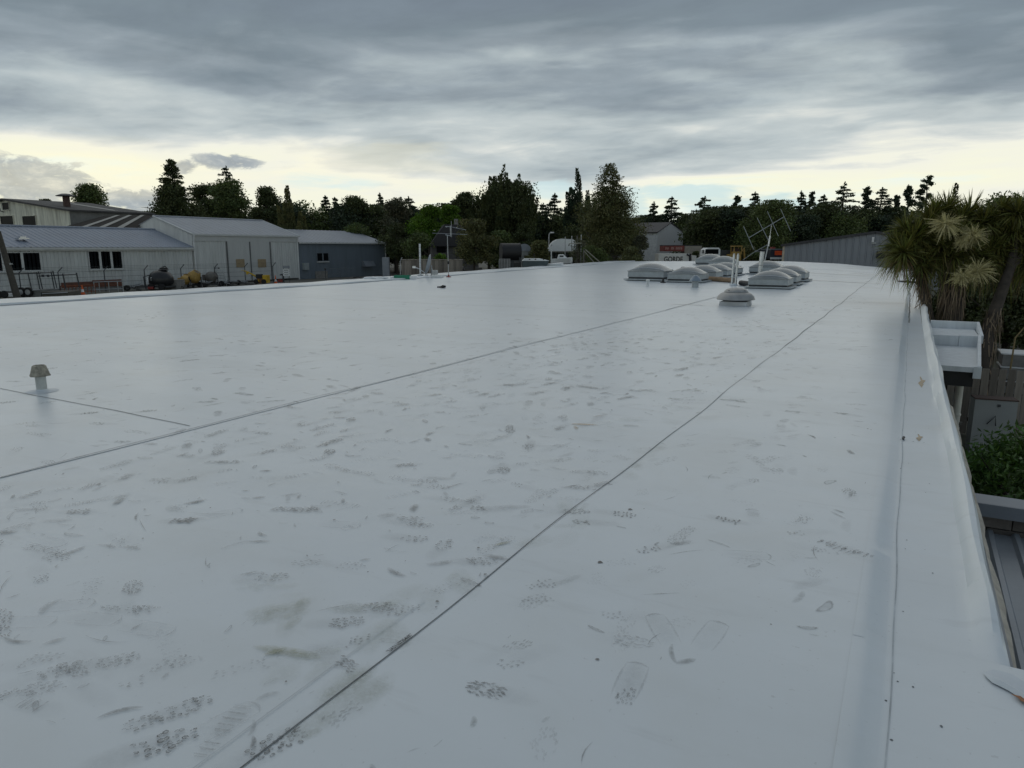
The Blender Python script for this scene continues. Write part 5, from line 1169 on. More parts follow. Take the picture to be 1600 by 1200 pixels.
# traffic cones
def cone(label,x,d,h=.75):
    t_,L_,s=yard('traffic_cone',label,'traffic cone',x,d,'traffic cones in the yard')
    mb=MB(); mb.box((0,0,.02),(.4,.4,.04)); mb.build('base',orange_m,t_)
    mb=MB(); mb.lathe([(.17,.04),(.135,.22)],n=14); mb.lathe([(.085,.46),(.03,h)],n=14); mb.build('body',orange_m,t_,smooth=True)
    mb=MB(); mb.lathe([(.137,.22),(.087,.46)],n=14); mb.build('white_band',white_m,t_,smooth=True)
cone('orange and white traffic cone in front of the rusty barrier',126,63.5,.85); cone('orange and white traffic cone in front of the tall shed, right of the yellow machine',430,66,.95)
# black tank on trailer
t_,L_,s=yard('tank_trailer','black domed tank with white labels on a trailer frame','tank',250,66)
mb=MB(); c_=L_(251,452); mb.lathe([(1.05,.35),(1.15,.55),(1.15,1.0),(.95,1.45),(.55,1.72),(.45,1.75)],(c_[0],0,.15),n=24); mb.build('tank',mat('tank_black',(.014,.015,.017),.35),t_,smooth=True)
mb=MB(); mb.lathe([(.45,1.88),(.47,1.95),(.33,2.05),(.33,2.15),(.2,2.17),(0,2.2)],(c_[0]+.3,0,.0),n=18); mb.tube([(c_[0]+.1,0,2.15),(c_[0]+.5,0,2.3),(c_[0]+.75,0,2.05)],.05,6); mb.build('lid',black_m,t_,smooth=True)
mb=MB(); mb.box(L_(247,434.5,-1.02),(.5,.03,.34)); mb.box(L_(237.5,436,-.98),(.16,.03,.3)); mb.box(L_(253,437,-1.04),(.14,.03,.45)); mb.box(L_(252,426,-.6),(.4,.03,.12)); split(mb,'label_plate',white_m,t_)
mb=MB(); mb.bx(-1.4,1.3,-.9,.9,.25,.38); mb.tube([(-1.1,-1.0,.3),(-1.15,-1.0,1.3),(-.5,-1.05,1.45)],.05,6); mb.build('chassis',steel_m,t_)
mb=MB(); mb.box(L_(243,448,-1.15),(.5,.3,.22)); mb.build('red_pump',red_m,t_)
for sx in (-.5,.5): MB().tube([(sx,-1.05,.32),(sx,-.85,.32)],.32,14).build('wheel',rubber_m,t_)
t_,L_,s=yard('concrete_box','plain grey box beside the black tank','box',271,65)
a=L_(259,437);b=L_(284,448); mb=MB(); mb.bx(a[0],b[0],-.5,.5,0,a[2]); mb.build('body',concrete_m,t_); mb=MB(); mb.bx(a[0]-.03,b[0]+.03,-.53,.53,a[2],a[2]+.05); mb.build('lid',concrete_m,t_)
# mixers
def mixer(label,x,d,m,tilt=20,sc_=1.0,flip=1):
    t_,L_,s=yard('concrete_mixer',label,'concrete mixer',x,d,'concrete mixers in the yard')
    R3=Matrix.Rotation(R(tilt*flip),3,'Y'); mb=MB(); mb.lathe([(.25,-.55),(.52,-.35),(.60,-.05),(.58,.1),(.35,.5),(.33,.55),(.30,.5)],n=20)
    mb.v=[tuple(R3@Vector(p)*sc_+Vector((0,0,.98*sc_))) for p in mb.v]; mb.build('drum',m,t_,smooth=True)
    mb=MB(); mb.lathe([(0,.5),(.30,.505)],n=18); mb.v=[tuple(R3@Vector(p)*sc_+Vector((0,0,.98*sc_))) for p in mb.v]; mb.build('mouth',black_m,t_)
    mb=MB()
    for sx in (-1,1): mb.tube([(sx*.6*sc_,0,.0),(sx*.62*sc_,0,1.0*sc_)],.05*sc_,6); mb.tube([(sx*.6*sc_,-.4,0),(sx*.6*sc_,.4,0)],.05,6)
    mb.tube([(-.6*sc_,0,.25),(.6*sc_,0,.25)],.05,6); mb.build('stand',steel_m,t_)
    for sx in (-1,1): MB().tube([(sx*.68*sc_,.3,.22),(sx*.78*sc_,.3,.22)],.22,12).build('wheel',rubber_m,t_)
    mb=MB(); mb.box((-.72*sc_*flip,0,.95*sc_),(.28*sc_,.4*sc_,.55*sc_)); mb.build('motor_box',m,t_)
mixer('ochre yellow concrete mixer beside the grey box',303,66,ochre_m,35,1.15); mixer('smaller ochre mixer drum tucked against the grey box',289,66.5,ochre_m,75,.85); mixer('dark concrete mixer facing the camera, left of the steel steps',330,65.5,mat('mixer_grey',(.14,.135,.12),.7,var=.3),60,1.05)
# steel steps with sign
t_,L_,s=yard('steel_steps','grey steel step frame leaning in front of the tall shed','steps',343,66)
mb=MB(); mb.tube([L_(336,446),L_(338,422.5)],.035,6); mb.tube([L_(353,446),L_(349,422.5)],.035,6); mb.tube([L_(338,422.5),L_(349,422.5)],.035,6)
for k in range(5): y_=426+k*4; mb.box(L_(343.5+.2*k,y_),(.78+.05*k,.2,.045))
split(mb,'tread',galv_m,t_)
o=MB().box((0,0,0),(.55,.04,.17)).build('name_plate',steel_m); P=at(339,419,float((on_x(339,430,-66.5)-CAM)@FW)); o.location=tuple(P); o.rotation_euler=(0,0,YAW); tag(o,'small dark plate sign on the fence above the steel steps','sign')
o=MB().bx(.0,.30,-.02,.02,-.03,.03).build('letters',white_m,o); o.location=(-.15,-.03,0)
# yellow machine
t_,L_,s=yard('yellow_lift','yellow machine with a raised boom pointing left in front of the sliding doors','machine',407,66)
mb=MB(); mb.tube([L_(401,432),L_(388,424.5),L_(382,422.5)],[.10,.08,.05],8); mb.box(L_(386.5,426),(.2,.2,.3),0); mb.tube([L_(388,424),L_(377,421.5)],.03,6); mb.build('boom',yellow_m,t_)
mb=MB(); a=L_(400,428);b=L_(419,441); mb.bx(L_(412,428)[0],b[0],-.5,.5,b[2],L_(0,429)[2]); mb.box(L_(403,437.5,-.4),(.45,.3,.25)); mb.build('body',yellow_m,t_)
mb=MB(); mb.box(L_(405,431),(.62,.6,.5)); mb.build('engine_cover',black_m,t_); mb=MB(); mb.box(L_(408,438,.0),(.8,.7,.55)); mb.build('hood',mat('amber_dark',(.20,.09,.02),.6),t_)
for sx in (402,414):
    c_=L_(sx,443); MB().tube([(c_[0],-.6,.3),(c_[0],-.42,.3)],.28,14).build('wheel',rubber_m,t_)
# red vise stand and white sign stack
t_,L_,s=yard('bench_stand','dark bench stand with a red base in front of the tall shed','stand',442,66)
mb=MB(); mb.tube([L_(442,440),L_(442,428)],.08,8); mb.box(L_(442,428.5),(.5,.3,.18)); mb.tube([L_(437,429),L_(448,427)],.04,6); mb.build('column',steel_m,t_); mb=MB(); mb.box(L_(438,438),(.55,.4,.3)); mb.build('base',red_m,t_)
t_,L_,s=yard('notice_boards','stack of white notice boards under a dark board on the shed wall','sign',448,69.3)
for (ya,yb,m_) in ((414.6,418.5,flash_m),(420,422.8,white_m),(423.4,426.2,white_m),(426.8,430.5,white_m)):
    a=L_(442.5,ya);b=L_(453 if m_ is flash_m else 452.5,yb); mb=MB(); mb.bx(a[0],b[0],-.03,.03,b[2],a[2]); o=mb.build('board',m_,t_); 
mb=MB()
for y in (421.5,424.8,428.6): mb.box(L_(447.5,y,-.035),(.42,.008,.05))
split(mb,'printed_line',steel_m,t_)
mb=MB()
for x in (443.5,451.5): mb.tube([L_(x,416),L_(x,450)],.025,6)
mb.build('post',steel_m,t_)
# scrap along the fence foot
rr=random.Random(5)
for (x,d,lab) in ((317,66.4,'pile of grey scrap between the mixers'),(362,66,'low tangle of grey pipes in front of the sliding doors'),(378,66.2,'heap of dark scrap under the yellow boom'),(352,65,'heap of dark tyres and scrap below the steel steps'),(275,64.5,'dark scrap heap in front of the grey box'),(205,66.5,'dark scrap strip at the foot of the long shed')):
    t_,L_,s=yard('scrap_pile',lab,'scrap pile',x,d)
    mb=MB()
    for k in range(16): mb.box((rr.uniform(-.9,.9),rr.uniform(-.4,.4),rr.uniform(.08,.42)),(rr.uniform(.15,.7),rr.uniform(.1,.4),rr.uniform(.06,.2)),rr.uniform(0,3))
    stuff(mb.build('scrap',mat('scrap_dark',(.09,.09,.088),.8,var=.4),t_))
    mb=MB()
    for k in range(6): mb.tube([(rr.uniform(-1,.2),rr.uniform(-.4,.4),rr.uniform(.2,.5)),(rr.uniform(0,1),rr.uniform(-.4,.4),rr.uniform(.3,.7))],.035,6)
    mb.build('pipe',galv_m,t_)
    mb=MB(); mb.tube([(-.3,-.5,.3),(-.3,-.35,.3)],.28,12); mb.build('tyre',rubber_m,t_)
# by the slate shed: gate frame, pole with ball, black tarp
t_,L_,s=yard('gate_frame','thin steel gate frame in front of the slate shed','gate',522,71)
mb=MB(); mb.tube([L_(512,438),L_(512,419),L_(531,418.5),L_(532,438)],.03,6); mb.tube([L_(512,428),L_(531,427)],.02,6); mb.tube([L_(532,419),L_(552,419.5)],.02,6); mb.tube([L_(537,421),L_(539,416),L_(542,421)],.02,6); mb.build('frame',mat('gate_grey',(.10,.115,.125),.5),t_)
t_,L_,s=yard('bollard_pole','thin dark post with a round head beside the pale door','post',508.5,70)
mb=MB(); mb.tube([L_(509,440),L_(508.5,420)],.035,6); mb.build('shaft',steel_m,t_); mb=MB(); mb.lathe([(.0,-.12),(.1,-.05),(.1,.05),(0,.12)],L_(508.5,419.5),n=10); mb.build('head',black_m,t_,smooth=True)
P=at(560,440,70); lump('tarp_heap','long heap under a black tarpaulin in front of the slate shed','tarp heap',(P[0],P[1],G),3.3,1.2,1.15,tarp_m,9)
P=at(528,440,69); lump('tarp_heap','small low black heap left of the long tarpaulin heap','tarp heap',(P[0],P[1],G),.8,.7,.72,tarp_m,4)
P=at(492,440,69); lump('sand_heap','small tan lump beside the pale door','heap',(P[0],P[1],G),.42,.4,.75,mat('tan_heap',(.22,.13,.09),.9),2)
# paling panel and rubble bank behind the dish
def paling_row(label,xa,xb,top,d,base=True):
    t_,L_,s=yard('paling_fence',label,'fence',(xa+xb)/2,d); a=L_(xa,top);b=L_(xb,top); n=int((b[0]-a[0])/.25); pr=None; rr=random.Random(int(xa))
    for i in range(n):
        if pr is None: pr=MB().box((0,0,a[2]/2),(.235,.03,a[2])).build('paling',fence_m,t_); o=pr
        else: o=pr.copy(); COL.objects.link(o); o.parent=t_
        o.location=(a[0]+.125+i*.25,rr.uniform(-.015,.015),rr.uniform(-.05,.03))
    mb=MB(); mb.bx(a[0],b[0],.03,.08,a[2]*.8,a[2]*.8+.1); mb.bx(a[0],b[0],-.06,-.02,a[2]-.02,a[2]+.05); mb.build('rail',fence_m,t_)
paling_row('grey brown paling fence panel behind the satellite dish',628,724,405.5,58)
t_,L_,s=yard('steel_pole','thin bent steel pole at the left end of the paling panel','pole',626,58); MB().tube([L_(626,440),L_(626,408),L_(629,402)],.04,6).build('shaft',galv_m,t_)
P=at(604,440,76); mb=MB(); mb.box((0,0,1.55),(.7,.6,3.1)); o=mb.build('corner_panel',flash_m); o.location=(P[0],P[1],G); o.rotation_euler=(0,0,YAW); tag(o,'narrow grey panel at the right corner of the slate shed','panel')
t_,L_,s=yard('rubble_bank','low grey rubble and concrete bank right of the paling panel','bank',765,62)
mb=MB(); rr=random.Random(8)
for k in range(70): mb.box((rr.uniform(-2.6,3.0),rr.uniform(-.5,.5),rr.uniform(.6,2.25)),(rr.uniform(.2,.8),rr.uniform(.3,.6),rr.uniform(.15,.4)),rr.uniform(0,3))
mb.box((.2,.2,1.0),(5.6,.8,2.0)); stuff(mb.build('rubble',mat('rubble',(.10,.095,.085),.9,var=.4,scale=4,bump=.3),t_))
# half hidden house
t_,L_,s=yard('hidden_house','dark roofed house half hidden behind shrubs left of centre','house',708,92,rz_=YAW+R(10))
mb=MB(); a=L_(676,385);b=L_(748,385); mb.bx(a[0],b[0],-.2,6,0,a[2]); mb.build('wall',mat('house_wall',(.13,.125,.12),.8),t_)
zt_=L_(0,352)[2]; mb=MB(); mb.prism([(a[0]-.4,a[2]),(b[0]+.4,a[2]),(b[0]-1.6,zt_),(a[0]+1.6,zt_)],-.7,6.5); mb.build('roof',mat('house_roof',(.045,.044,.046),.7),t_)
MB().box(L_(714,349),(.5,.5,.9)).build('chimney',concrete_m,t_); MB().box(L_(690,389,-.25),(1.2,.06,.9)).build('window',glass_m,t_)

# ------------------------------------------------------------------ boat yard (middle)
t_,L_,s=yard('black_tank','large black cylindrical tank lying beside the silver tank','tank',797,66,rz_=YAW+R(12))
mb=MB(); c_=L_(797,394); mb.tube([(-.9,-.2,c_[2]),(.85,-.2,c_[2])],.82,24); mb.build('shell',mat('tank_matt',(.012,.012,.014),.55),t_,smooth=True)
mb=MB(); mb.bx(-.9,.9,-.6,.3,0,c_[2]-.72); mb.build('cradle',steel_m,t_)
mb=MB(); mb.tube([(-.92,-.2,c_[2]),(-.90,-.2,c_[2])],.86,24); mb.tube([(.85,-.2,c_[2]),(.88,-.2,c_[2])],.86,24); split(mb,'end_ring',black_m,t_,smooth=True)
t_,L_,s=yard('silver_tank','pale grey rounded tank roof right of the black tank','tank',820,74)
mb=MB(); a=L_(810,392);b=L_(829,381); pr=[(a[0],a[2])]+[(a[0]+(b[0]+.1-a[0])*u,a[2]+(b[2]-a[2])*math.sin(math.pi*min(1,.12+u*.88))**.5) for u in np.linspace(0,.98,10)]+[(b[0]+.1,a[2])]; mb.prism(pr,-.8,1.2); mb.build('canopy',flash_m,t_,smooth=True); mb=MB(); mb.bx(a[0],b[0],-.75,1.1,0,a[2]-.01); mb.build('body',mat('tank_side',(.25,.26,.25),.6),t_)
t_,L_,s=yard('water_cube','small grey water cube tank at the foot of the black tank','tank',788,64)
a=L_(780,404);b=L_(797,418); mb=MB(); mb.bx(a[0],b[0],-.5,.5,0,a[2]); mb.build('body',mat('cube_grey',(.20,.20,.195),.6,var=.35),t_); mb=MB()
for x in np.linspace(a[0],b[0],5): mb.tube([(x,-.52,0),(x,-.52,a[2])],.02,5)
mb.build('cage',galv_m,t_)
# dark teal boat with white cabin top
t_,L_,s=yard('covered_boat','dark teal boat hull with white cabin roof beside the roof edge','boat',836,56)
mb=MB(); a=L_(816,407);b=L_(857,421); pr=[(a[0],b[2]-.3),(a[0]+.02,a[2]),(b[0],a[2]),(b[0]-.5,b[2]-.3)]; mb.prism(pr,-.8,.8); mb.build('hull',teal_m,t_)
mb=MB(); z0=a[2]+.005; h_=.17
mb.prism([(a[0]-.02,z0),(a[0]+.15,z0+h_),(L_(843,0)[0],z0+h_),(L_(852,0)[0],z0+.08),(b[0]+.05,z0)],-.82,.82); mb.build('cabin_roof',white_m,t_)
mb=MB()
for x in (827,836,848.5): mb.box(L_(x,404.5,-.83),(.12,.03,.07))
mb.tube([L_(834.5,403),L_(834.5,396)],.03,6); split(mb,'porthole',black_m,t_)
mb=MB(); mb.tube([L_(839,420),L_(839,408)],.05,6); mb.build('stanchion',white_m,t_); 
t_,L_,s=yard('black_crate','black crate and posts left of the teal boat','crate',808,56)
mb=MB(); a=L_(803,409);b=L_(814,421); mb.bx(a[0],b[0],-.4,.4,b[2]-.4,a[2]); mb.build('body',black_m,t_); mb=MB(); mb.tube([L_(812,421),L_(812.5,402)],.05,6); mb.build('post',steel_m,t_)
# white canopy boat on stand
t_,L_,s=yard('canopy_boat','big white rounded boat canopy on a flat deck raised on posts','boat',878,76)
mb=MB(); base=392; pr=[]
pts=[(855,392),(857,386),(860,381),(864,377),(869,374.5),(875,373.5),(884,374),(893,374.5),(899,379),(901,392)]
mb.prism([(L_(x,y)[0],L_(x,y)[2]) for x,y in pts],-1.3,1.3); mb.build('canopy',white_m,t_,smooth=True)
a=L_(849,392.3);b=L_(904,393.8); mb=MB(); mb.bx(a[0],b[0],-1.5,1.5,b[2],a[2]-.005); mb.build('deck',mat('deck_pale',(.30,.28,.25),.6),t_)
mb=MB()
for x in (855,862,867,884,898): 
    for dy in (-1.2,1.2): mb.tube([L_(x,393.8,dy),L_(x,430,dy)],.07,6)
split(mb,'leg',steel_m,t_); mb=MB(); mb.bx(L_(862,0)[0],L_(897,0)[0],-.3,.3,0,b[2]-.25); mb.build('store',black_m,t_)
def boat(label,x0,x1,ytop,ybot,d,cab=True):
    xm=(x0+x1)/2; t_,L_,s=yard('small_boat',label,'boat',xm,d,'small white boats in the yard'); l=(x1-x0)*s; a=L_(x0,ytop);z0=L_(0,ybot)[2];z1=a[2]; n=9
    V=[];F=[]
    for i in range(n):
        u=i/(n-1); x=a[0]+l*u; bw=.95*math.sin(math.pi*min(1,.35+.65*(1-u)**.7))**.8*(1 if u<.98 else .1)+.03; zk=z0+(z1-z0)*.6*max(0,u-.6)**1.5*2; zs=z1+.12*u*u
        V+=[(x,-bw,zs),(x,-bw*.75,z0*.4+zk*.6),(x,0,zk),(x,bw*.75,z0*.4+zk*.6),(x,bw,zs)]
    for i in range(n-1):
        for j in range(4): F.append((5*i+j,5*i+j+1,5*i+j+6,5*i+j+5))
    mb=MB(); mb.add(V,F+[(0,1,2,3,4)]); mb.add([V[5*i] for i in range(n)]+[V[5*i+4] for i in range(n)],[(i,i+1,n+i+1,n+i) for i in range(n-1)]); mb.build('hull',white_m,t_,smooth=True)
    if cab:
        mb=MB(); mb.prism([(a[0]+l*.3,z1+.03),(a[0]+l*.35,z1+.4),(a[0]+l*.55,z1+.42),(a[0]+l*.75,z1+.06)],-.5,.5); mb.build('cabin',white_m,t_); mb=MB(); mb.box((a[0]+l*.47,-.505,z1+.24),(l*.18,.03,.14)); mb.build('window',black_m,t_)
    mb=MB(); mb.bx(a[0]+.2,a[0]+l*.85,-.6,.6,0.3,max(.4,z0-.05)); mb.build('trailer',steel_m,t_)
boat('white open boat on a trailer under the canopy deck',861,894,404,411,66); boat('low white dinghy right beside the roof edge in front of the canopy',843,880,412,419,56,False); 
P=at(879,404,66); lump('white_cover','crumpled white cover on top of the white open boat','cover',(P[0],P[1],at(879,405,66)[2]-.05),.45,.3,.32,white_m,6)
# poles, mast, stays
for (x,ya,yb,d,lab,r_) in ((861,383,412,58,'slim grey mast standing in the white dinghy',.05),(882.5,370,395,70,'thin pole rising left in front of the canopy',.04),(892.5,369,405,70,'pole right of the canopy, second from left',.05),(900.5,369,400,70,'thick pale wooden pole right of the canopy',.09),(907,367,408,70,'tallest thin pole right of the canopy',.04),(911.5,390,410,68,'short wooden post below the tallest pole',.06)):
    t_,L_,s=yard('mast_pole',lab,'pole',x,d,'poles around the boats'); MB().tube([L_(x,430),L_(x,ya)],r_,7).build('shaft',galv_m if r_<.055 else palebark_m,t_); MB().box(L_(x,ya),(r_*2.4,r_*2.4,.05)).build('tip',steel_m,t_)
t_,L_,s=yard('prop_ladder','pair of pale sloping props with a cross bar right of the poles','ladder',918,68)
mb=MB(); mb.tube([L_(914,390),L_(939,411)],.05,6); mb.tube([L_(911,391),L_(929,411)],.04,6); mb.tube([L_(888,381),L_(908,380)],.04,6); split(mb,'prop',mat('pale_timber',(.36,.34,.28),.7),t_)
tree('broad','pale flowering bush tangled around the poles',905,374,44,69,'grey',base=.4,n=700,leaf=.22,name='bush',cat='bush',group='bushes around the yards')
t_,L_,s=yard('street_lamp','grey street lamp left of the white canopy','street lamp',857,84)
mb=MB(); mb.tube([L_(857,410),L_(857,368),L_(858.5,365),L_(862,364)],.07,7); mb.build('column',galv_m,t_); mb=MB(); mb.box(L_(862,364),(.45,.2,.14)); mb.build('lamp_head',lamp_m,t_)
lump('roof_edge_bag','small white bag at the roof edge left of the white truck side','bag',at(969,405,80),.6,.4,.4,white_m,12)

# ------------------------------------------------------------------ beyond the far end
# white gable house
XH=on_y(1027,380,125)[0]; g0=on_x(1027,363,XH);g1=on_x(1067,362.5,XH);gp=on_x(1048,349,XH)
wh=thing('gable_house','plain pale grey two-storey gable building with dark roof beyond the trucks','building',(XH-4,(g0[1]+g1[1])/2,G))
XB=XH-9
mb=MB(); mb.add([(XH,g0[1],G),(XH,g1[1],G),(XH,g1[1],g1[2]),(XH,gp[1],gp[2]),(XH,g0[1],g0[2])],[(0,1,2,3,4)]); mb.build('gable_wall',mat('pale_render',(.74,.73,.70),.7,var=.08),wh,world=True)
mb=MB(); mb.add([(XH,g0[1],G),(XH,g0[1],g0[2]),(XB,g0[1],g0[2]),(XB,g0[1],G)],[(0,1,2,3)]); mb.build('front_wall',mat('pale_render2',(.78,.78,.76),.7),wh,world=True)
for (yy,zz,fl) in ((g0[1]-.3,g0[2]-.1,0),(g1[1]+.3,g1[2]-.1,1)):
    q=[(XH+.15,yy,zz),(XH+.15,gp[1],gp[2]+.08),(XB,gp[1],gp[2]+.08),(XB,yy,zz)]
    if not fl: q=q[::-1]
    MB().slab(q,.14).build('roof',mat('house_roof',(.045,.044,.046),.7),wh,world=True)
MB().bx(XH-.02,XH+.06,g0[1],g0[1]+.15,G,g0[2]).build('corner_board',white_m,wh,world=True); MB().bx(XH-.02,XH+.06,g1[1]-.15,g1[1],G,g1[2]).build('corner_board',white_m,wh,world=True)
# grey shed, right
YS=82.0; s0=on_y(1225,381,YS);s1=on_y(1368,362.5,YS);s2=on_y(1500,378.5,YS)
gs=thing('grey_shed','wide grey ribbed shed gable with dark roof edge beyond the far end of the roof','shed',((s0[0]+s2[0])/2,YS+5,G))
mb=MB(); mb.ribbed((s0[0],YS,G),(s1[0],YS,G),s1,s0,.62,.09,duty=.14); mb.ribbed((s1[0],YS,G),(s2[0],YS,G),s2,s1,.62,.09,duty=.14); mb.build('gable_wall',clad3_m,gs,world=True)
e=.3
MB().slab([(s0[0]-e,YS-.25,s0[2]-.05),(s1[0],YS-.25,s1[2]+.1),(s1[0],YS+22,s1[2]+.1),(s0[0]-e,YS+22,s0[2]-.05)],.25).build('roof',roofdark_m,gs,world=True)
MB().slab([(s1[0],YS-.25,s1[2]+.1),(s2[0]+e,YS-.25,s2[2]-.05),(s2[0]+e,YS+22,s2[2]-.05),(s1[0],YS+22,s1[2]+.1)],.25).build('roof',roofdark_m,gs,world=True)
MB().bx(s0[0]-.02,s0[0]+.02,YS,YS+22,G,s0[2]-.3).build('side_wall',clad3_m,gs,world=True)
MB().bx(s0[0]-.10,s0[0]+.12,YS-.08,YS+.0,G,s0[2]-.25).build('corner_trim',mat('cream_trim',(.55,.48,.38),.6),gs,world=True)
p=on_y(1364.5,372,YS); mb=MB(); mb.box((p[0],YS-.25,p[2]-.15),(.22,.3,.5)); mb.build('security_light',lamp_m,gs,world=True); mb=MB(); mb.box((p[0]+.1,YS-.15,p[2]-.5),(.45,.2,.12)); mb.build('light_bracket',galv_m,gs,world=True)
p=on_y(1380,398,YS); MB().bx(p[0]-.6,p[0]+1.2,YS-.7,YS-.06,p[2]-.35,p[2]+.35).build('dark_hood',black_m,gs,world=True)
# trucks
def wheel(parent,x,y,r_,wd=.28):
    w_=MB().tube([(x,y-wd/2,r_),(x,y+wd/2,r_)],r_,16).build('wheel',rubber_m,parent,smooth=True); MB().tube([(x,y-wd/2-.02,r_),(x,y-wd/2-.002,r_)],r_*.55,12).build('rim',galv_m,w_)
t_,L_,s=yard('lettered_truck','white sided truck body with black capital letters just above the roof edge','truck',1048,84)
a=L_(1025,396);b=L_(1072,415); mb=MB(); mb.bx(a[0],b[0],-1.1,1.1,.8,a[2]); mb.build('body',mat('truck_white',(.78,.77,.72),.5,var=.1),t_)
text_mesh('lettering','GORDE',.82,black_m,t_,(L_(1047.8,404.6)[0],-1.115,L_(0,404.8)[2]),(R(90),0,0),.0,xs=.80,bold=.022)
mb=MB(); mb.tube([L_(1068,397,-1.15),L_(1073,400,-1.15),L_(1073.5,412,-1.15)],.12,6); mb.box(L_(1075,404),(.2,1.5,1.2)); mb.build('bulkhead',black_m,t_)
mb=MB(); a2=L_(1076,399);b2=L_(1083,415); mb.bx(a2[0],b2[0],-1.1,1.1,.5,a2[2]); mb.build('cab',mat('truck_white',(.78,.77,.72)),t_)
for x in (1032,1040,1066,1080): wheel(t_,L_(x,0)[0],-.95,.5)
t_,L_,s=yard('red_trailer','red curtain-sided trailer with worn white lettering behind the lettered truck','trailer',1050,98)
a=L_(1032,384);b=L_(1064.5,392.5); mb=MB(); mb.bx(a[0],b[0],-1.2,1.2,b[2],a[2]); mb.build('red_side',mat('trailer_red',(.21,.045,.035),.6,var=.35),t_)
mb=MB(); a2=L_(1064.8,384.5);b2=L_(1091,396); mb.bx(a2[0],b2[0],-1.2,1.2,b2[2]-1.2,a2[2]); mb.build('tan_side',mat('trailer_tan',(.33,.30,.25),.6,var=.25),t_)
mb=MB(); rr=random.Random(3)
for k,x in enumerate((1036,1039,1045,1047,1052,1054.5,1057,1059.5)): mb.box(L_(x,388,-1.21),(.16,.02,.32)); mb.box(L_(x+.7,387+rr.uniform(0,2),-1.21),(.14,.02,.1))
split(mb,'worn_lettering',mat('worn_pink',(.50,.28,.24),.7,var=.4),t_)
mb=MB(); mb.bx(a[0],b2[0],-1.0,1.0,.9,1.2); mb.build('chassis',steel_m,t_)
mb=MB(); mb.bx(a[0]-.02,b2[0]+.02,-1.22,1.22,a[2],a[2]+.08); mb.build('top_rail',steel_m,t_)
for x in (1040,1048,1082): wheel(t_,L_(x,0)[0],-1.0,.5)
t_,L_,s=yard('white_truck','white truck cab with a dark windscreen facing the roof','truck',1109,80)
a=L_(1096,388);b=L_(1120,410); mb=MB(); mb.prism([(a[0],.6),(a[0],L_(0,398)[2]),(a[0]+.1,a[2]-.2),(a[0]+.35,a[2]+.06),(b[0]-.2,a[2]+.08),(b[0],a[2]-.1),(b[0],.6)],-.9,1.2); mb.build('cab',white_m,t_)
mb=MB(); mb.box((L_(1107,0)[0],-.92,L_(0,392.8)[2]),(1.45,.05,.52)); mb.build('windscreen',glass_m,t_); mb=MB(); mb.box((L_(1115,0)[0],-.95,L_(0,401)[2]),(.16,.05,.14)); mb.box((L_(1099.5,0)[0],-.95,L_(0,401)[2]),(.16,.05,.14)); split(mb,'headlight',glass_m,t_)
mb=MB(); mb.bx(a[0]+.05,b[0]-.05,-.99,-.9,.55,.9); mb.build('bumper',steel_m,t_); mb=MB(); mb.box((a[0]-.12,-.7,L_(0,393)[2]),(.14,.1,.4)); mb.box((b[0]+.12,-.7,L_(0,393)[2]),(.14,.1,.4)); split(mb,'mirror',black_m,t_)
for x in (1099,1117): wheel(t_,L_(x,0)[0],-.6,.48)
t_,L_,s=yard('dark_container','dark grey box behind the white truck cab','container',1131,86)
a=L_(1121,391);b=L_(1140,410); mb=MB(); mb.bx(a[0],b[0],-1,1,0.0,a[2]); mb.build('body',mat('container_dark',(.05,.055,.06),.6),t_); mb=MB()
for x in np.linspace(a[0]+.1,b[0]-.1,6): mb.bx(x-.04,x+.04,-1.04,-1.0,0.1,a[2]-.1)
split(mb,'rib',steel_m,t_)
t_,L_,s=yard('yellow_digger','yellow digger with an open cab frame behind the skylights','digger',1148,84)
mb=MB(); a=L_(1136.5,397);b=L_(1153,408); mb.bx(a[0],b[0],-.8,.8,.6,a[2]); mb.bx(L_(1143,0)[0],b[0],-.7,.7,a[2],L_(0,393)[2]); mb.build('body',ochre_m,t_)
mb=MB()
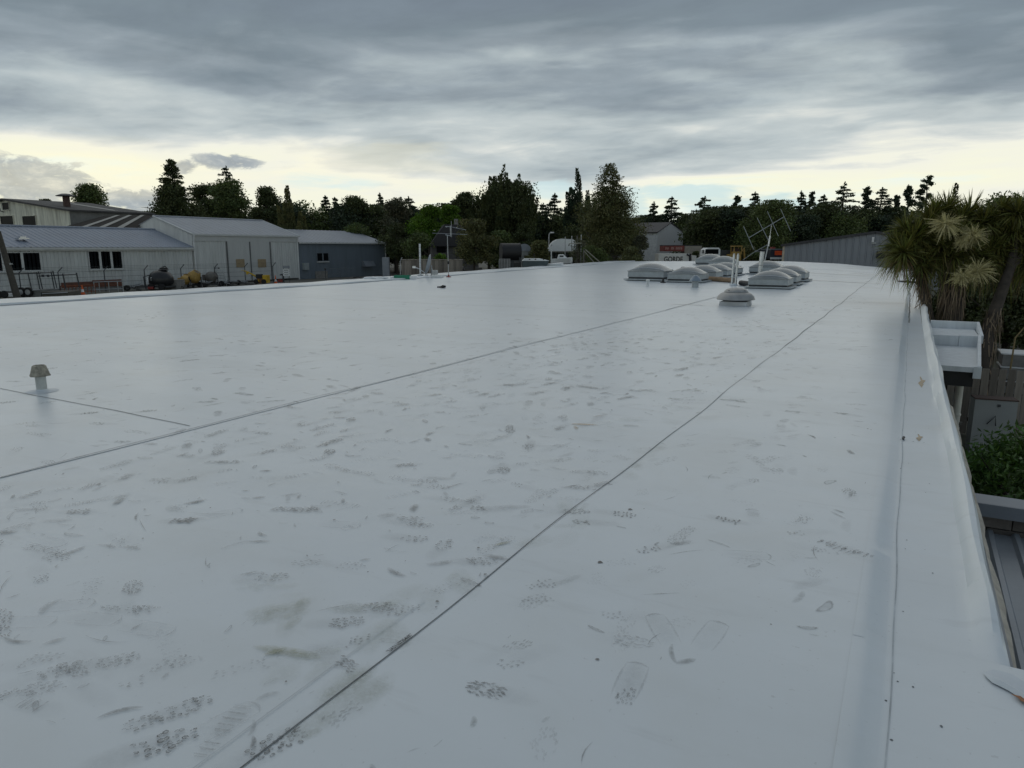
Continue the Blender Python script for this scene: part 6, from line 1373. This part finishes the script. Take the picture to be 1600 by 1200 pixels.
for x in (1142.5,1154): 
    for dy in (-.6,.6): mb.tube([L_(x,397,dy),L_(x,385.5,dy)],.06,6)
mb.bx(L_(1141.5,0)[0],L_(1155,0)[0],-.7,.7,L_(0,385.5)[2],L_(0,384)[2]); mb.build('cab_frame',ochre_m,t_)
mb=MB(); mb.bx(L_(1143.5,0)[0],L_(1152,0)[0],-.3,.3,L_(0,393)[2]+.02,L_(0,388)[2]); mb.build('seat',mat('digger_seat',(.06,.03,.02),.7),t_)
mb=MB(); mb.tube([L_(1154,398),L_(1160,388),L_(1162,404)],.12,6); mb.build('arm',ochre_m,t_)
for x in (1140,1150): wheel(t_,L_(x,0)[0],-.8,.5)
t_,L_,s=yard('far_wall','low mottled grey wall of stacked panels under the tilted antenna','wall',1180,92)
for i in range(8):
    a=L_(1160+i*5.2,391+(i%3)*.8); mb=MB(); mb.bx(a[0],a[0]+5.1*s,-.1,.1,0,a[2]); mb.build('panel',mat('panel_grey',(.22,.23,.235),.7,var=.4,scale=2),t_)
t_,L_,s=yard('orange_sign_truck','dark truck with an orange board and white bumper left of the grey shed','truck',1210,82)
a=L_(1198,390);b=L_(1221,404); mb=MB(); mb.bx(a[0],b[0],-.9,2.5,b[2],a[2]); mb.build('body',mat('truck_navy',(.035,.04,.055),.4),t_)
mb=MB(); mb.bx(a[0]-.03,b[0]+.03,-.95,2.5,a[2]+.002,a[2]+.09); mb.build('roof_rail',flash_m,t_)
mb=MB(); mb.box(L_(1209.3,395,-.93),(.82,.04,.48)); mb.build('orange_board',mat('orange_board',(.85,.10,.02),.5,var=.15),t_)
mb=MB(); mb.bx(L_(1197.5,0)[0],L_(1220,0)[0],-1.15,-.9,L_(0,404.5)[2],L_(0,401.5)[2]); mb.build('bumper',white_m,t_)
mb=MB(); mb.bx(L_(1202,0)[0],L_(1207,0)[0],-.3,0.3,a[2]+.1,a[2]+.3); mb.build('beacon',red_m,t_)
for x in (1201,1217): wheel(t_,L_(x,0)[0],-.7,.45)
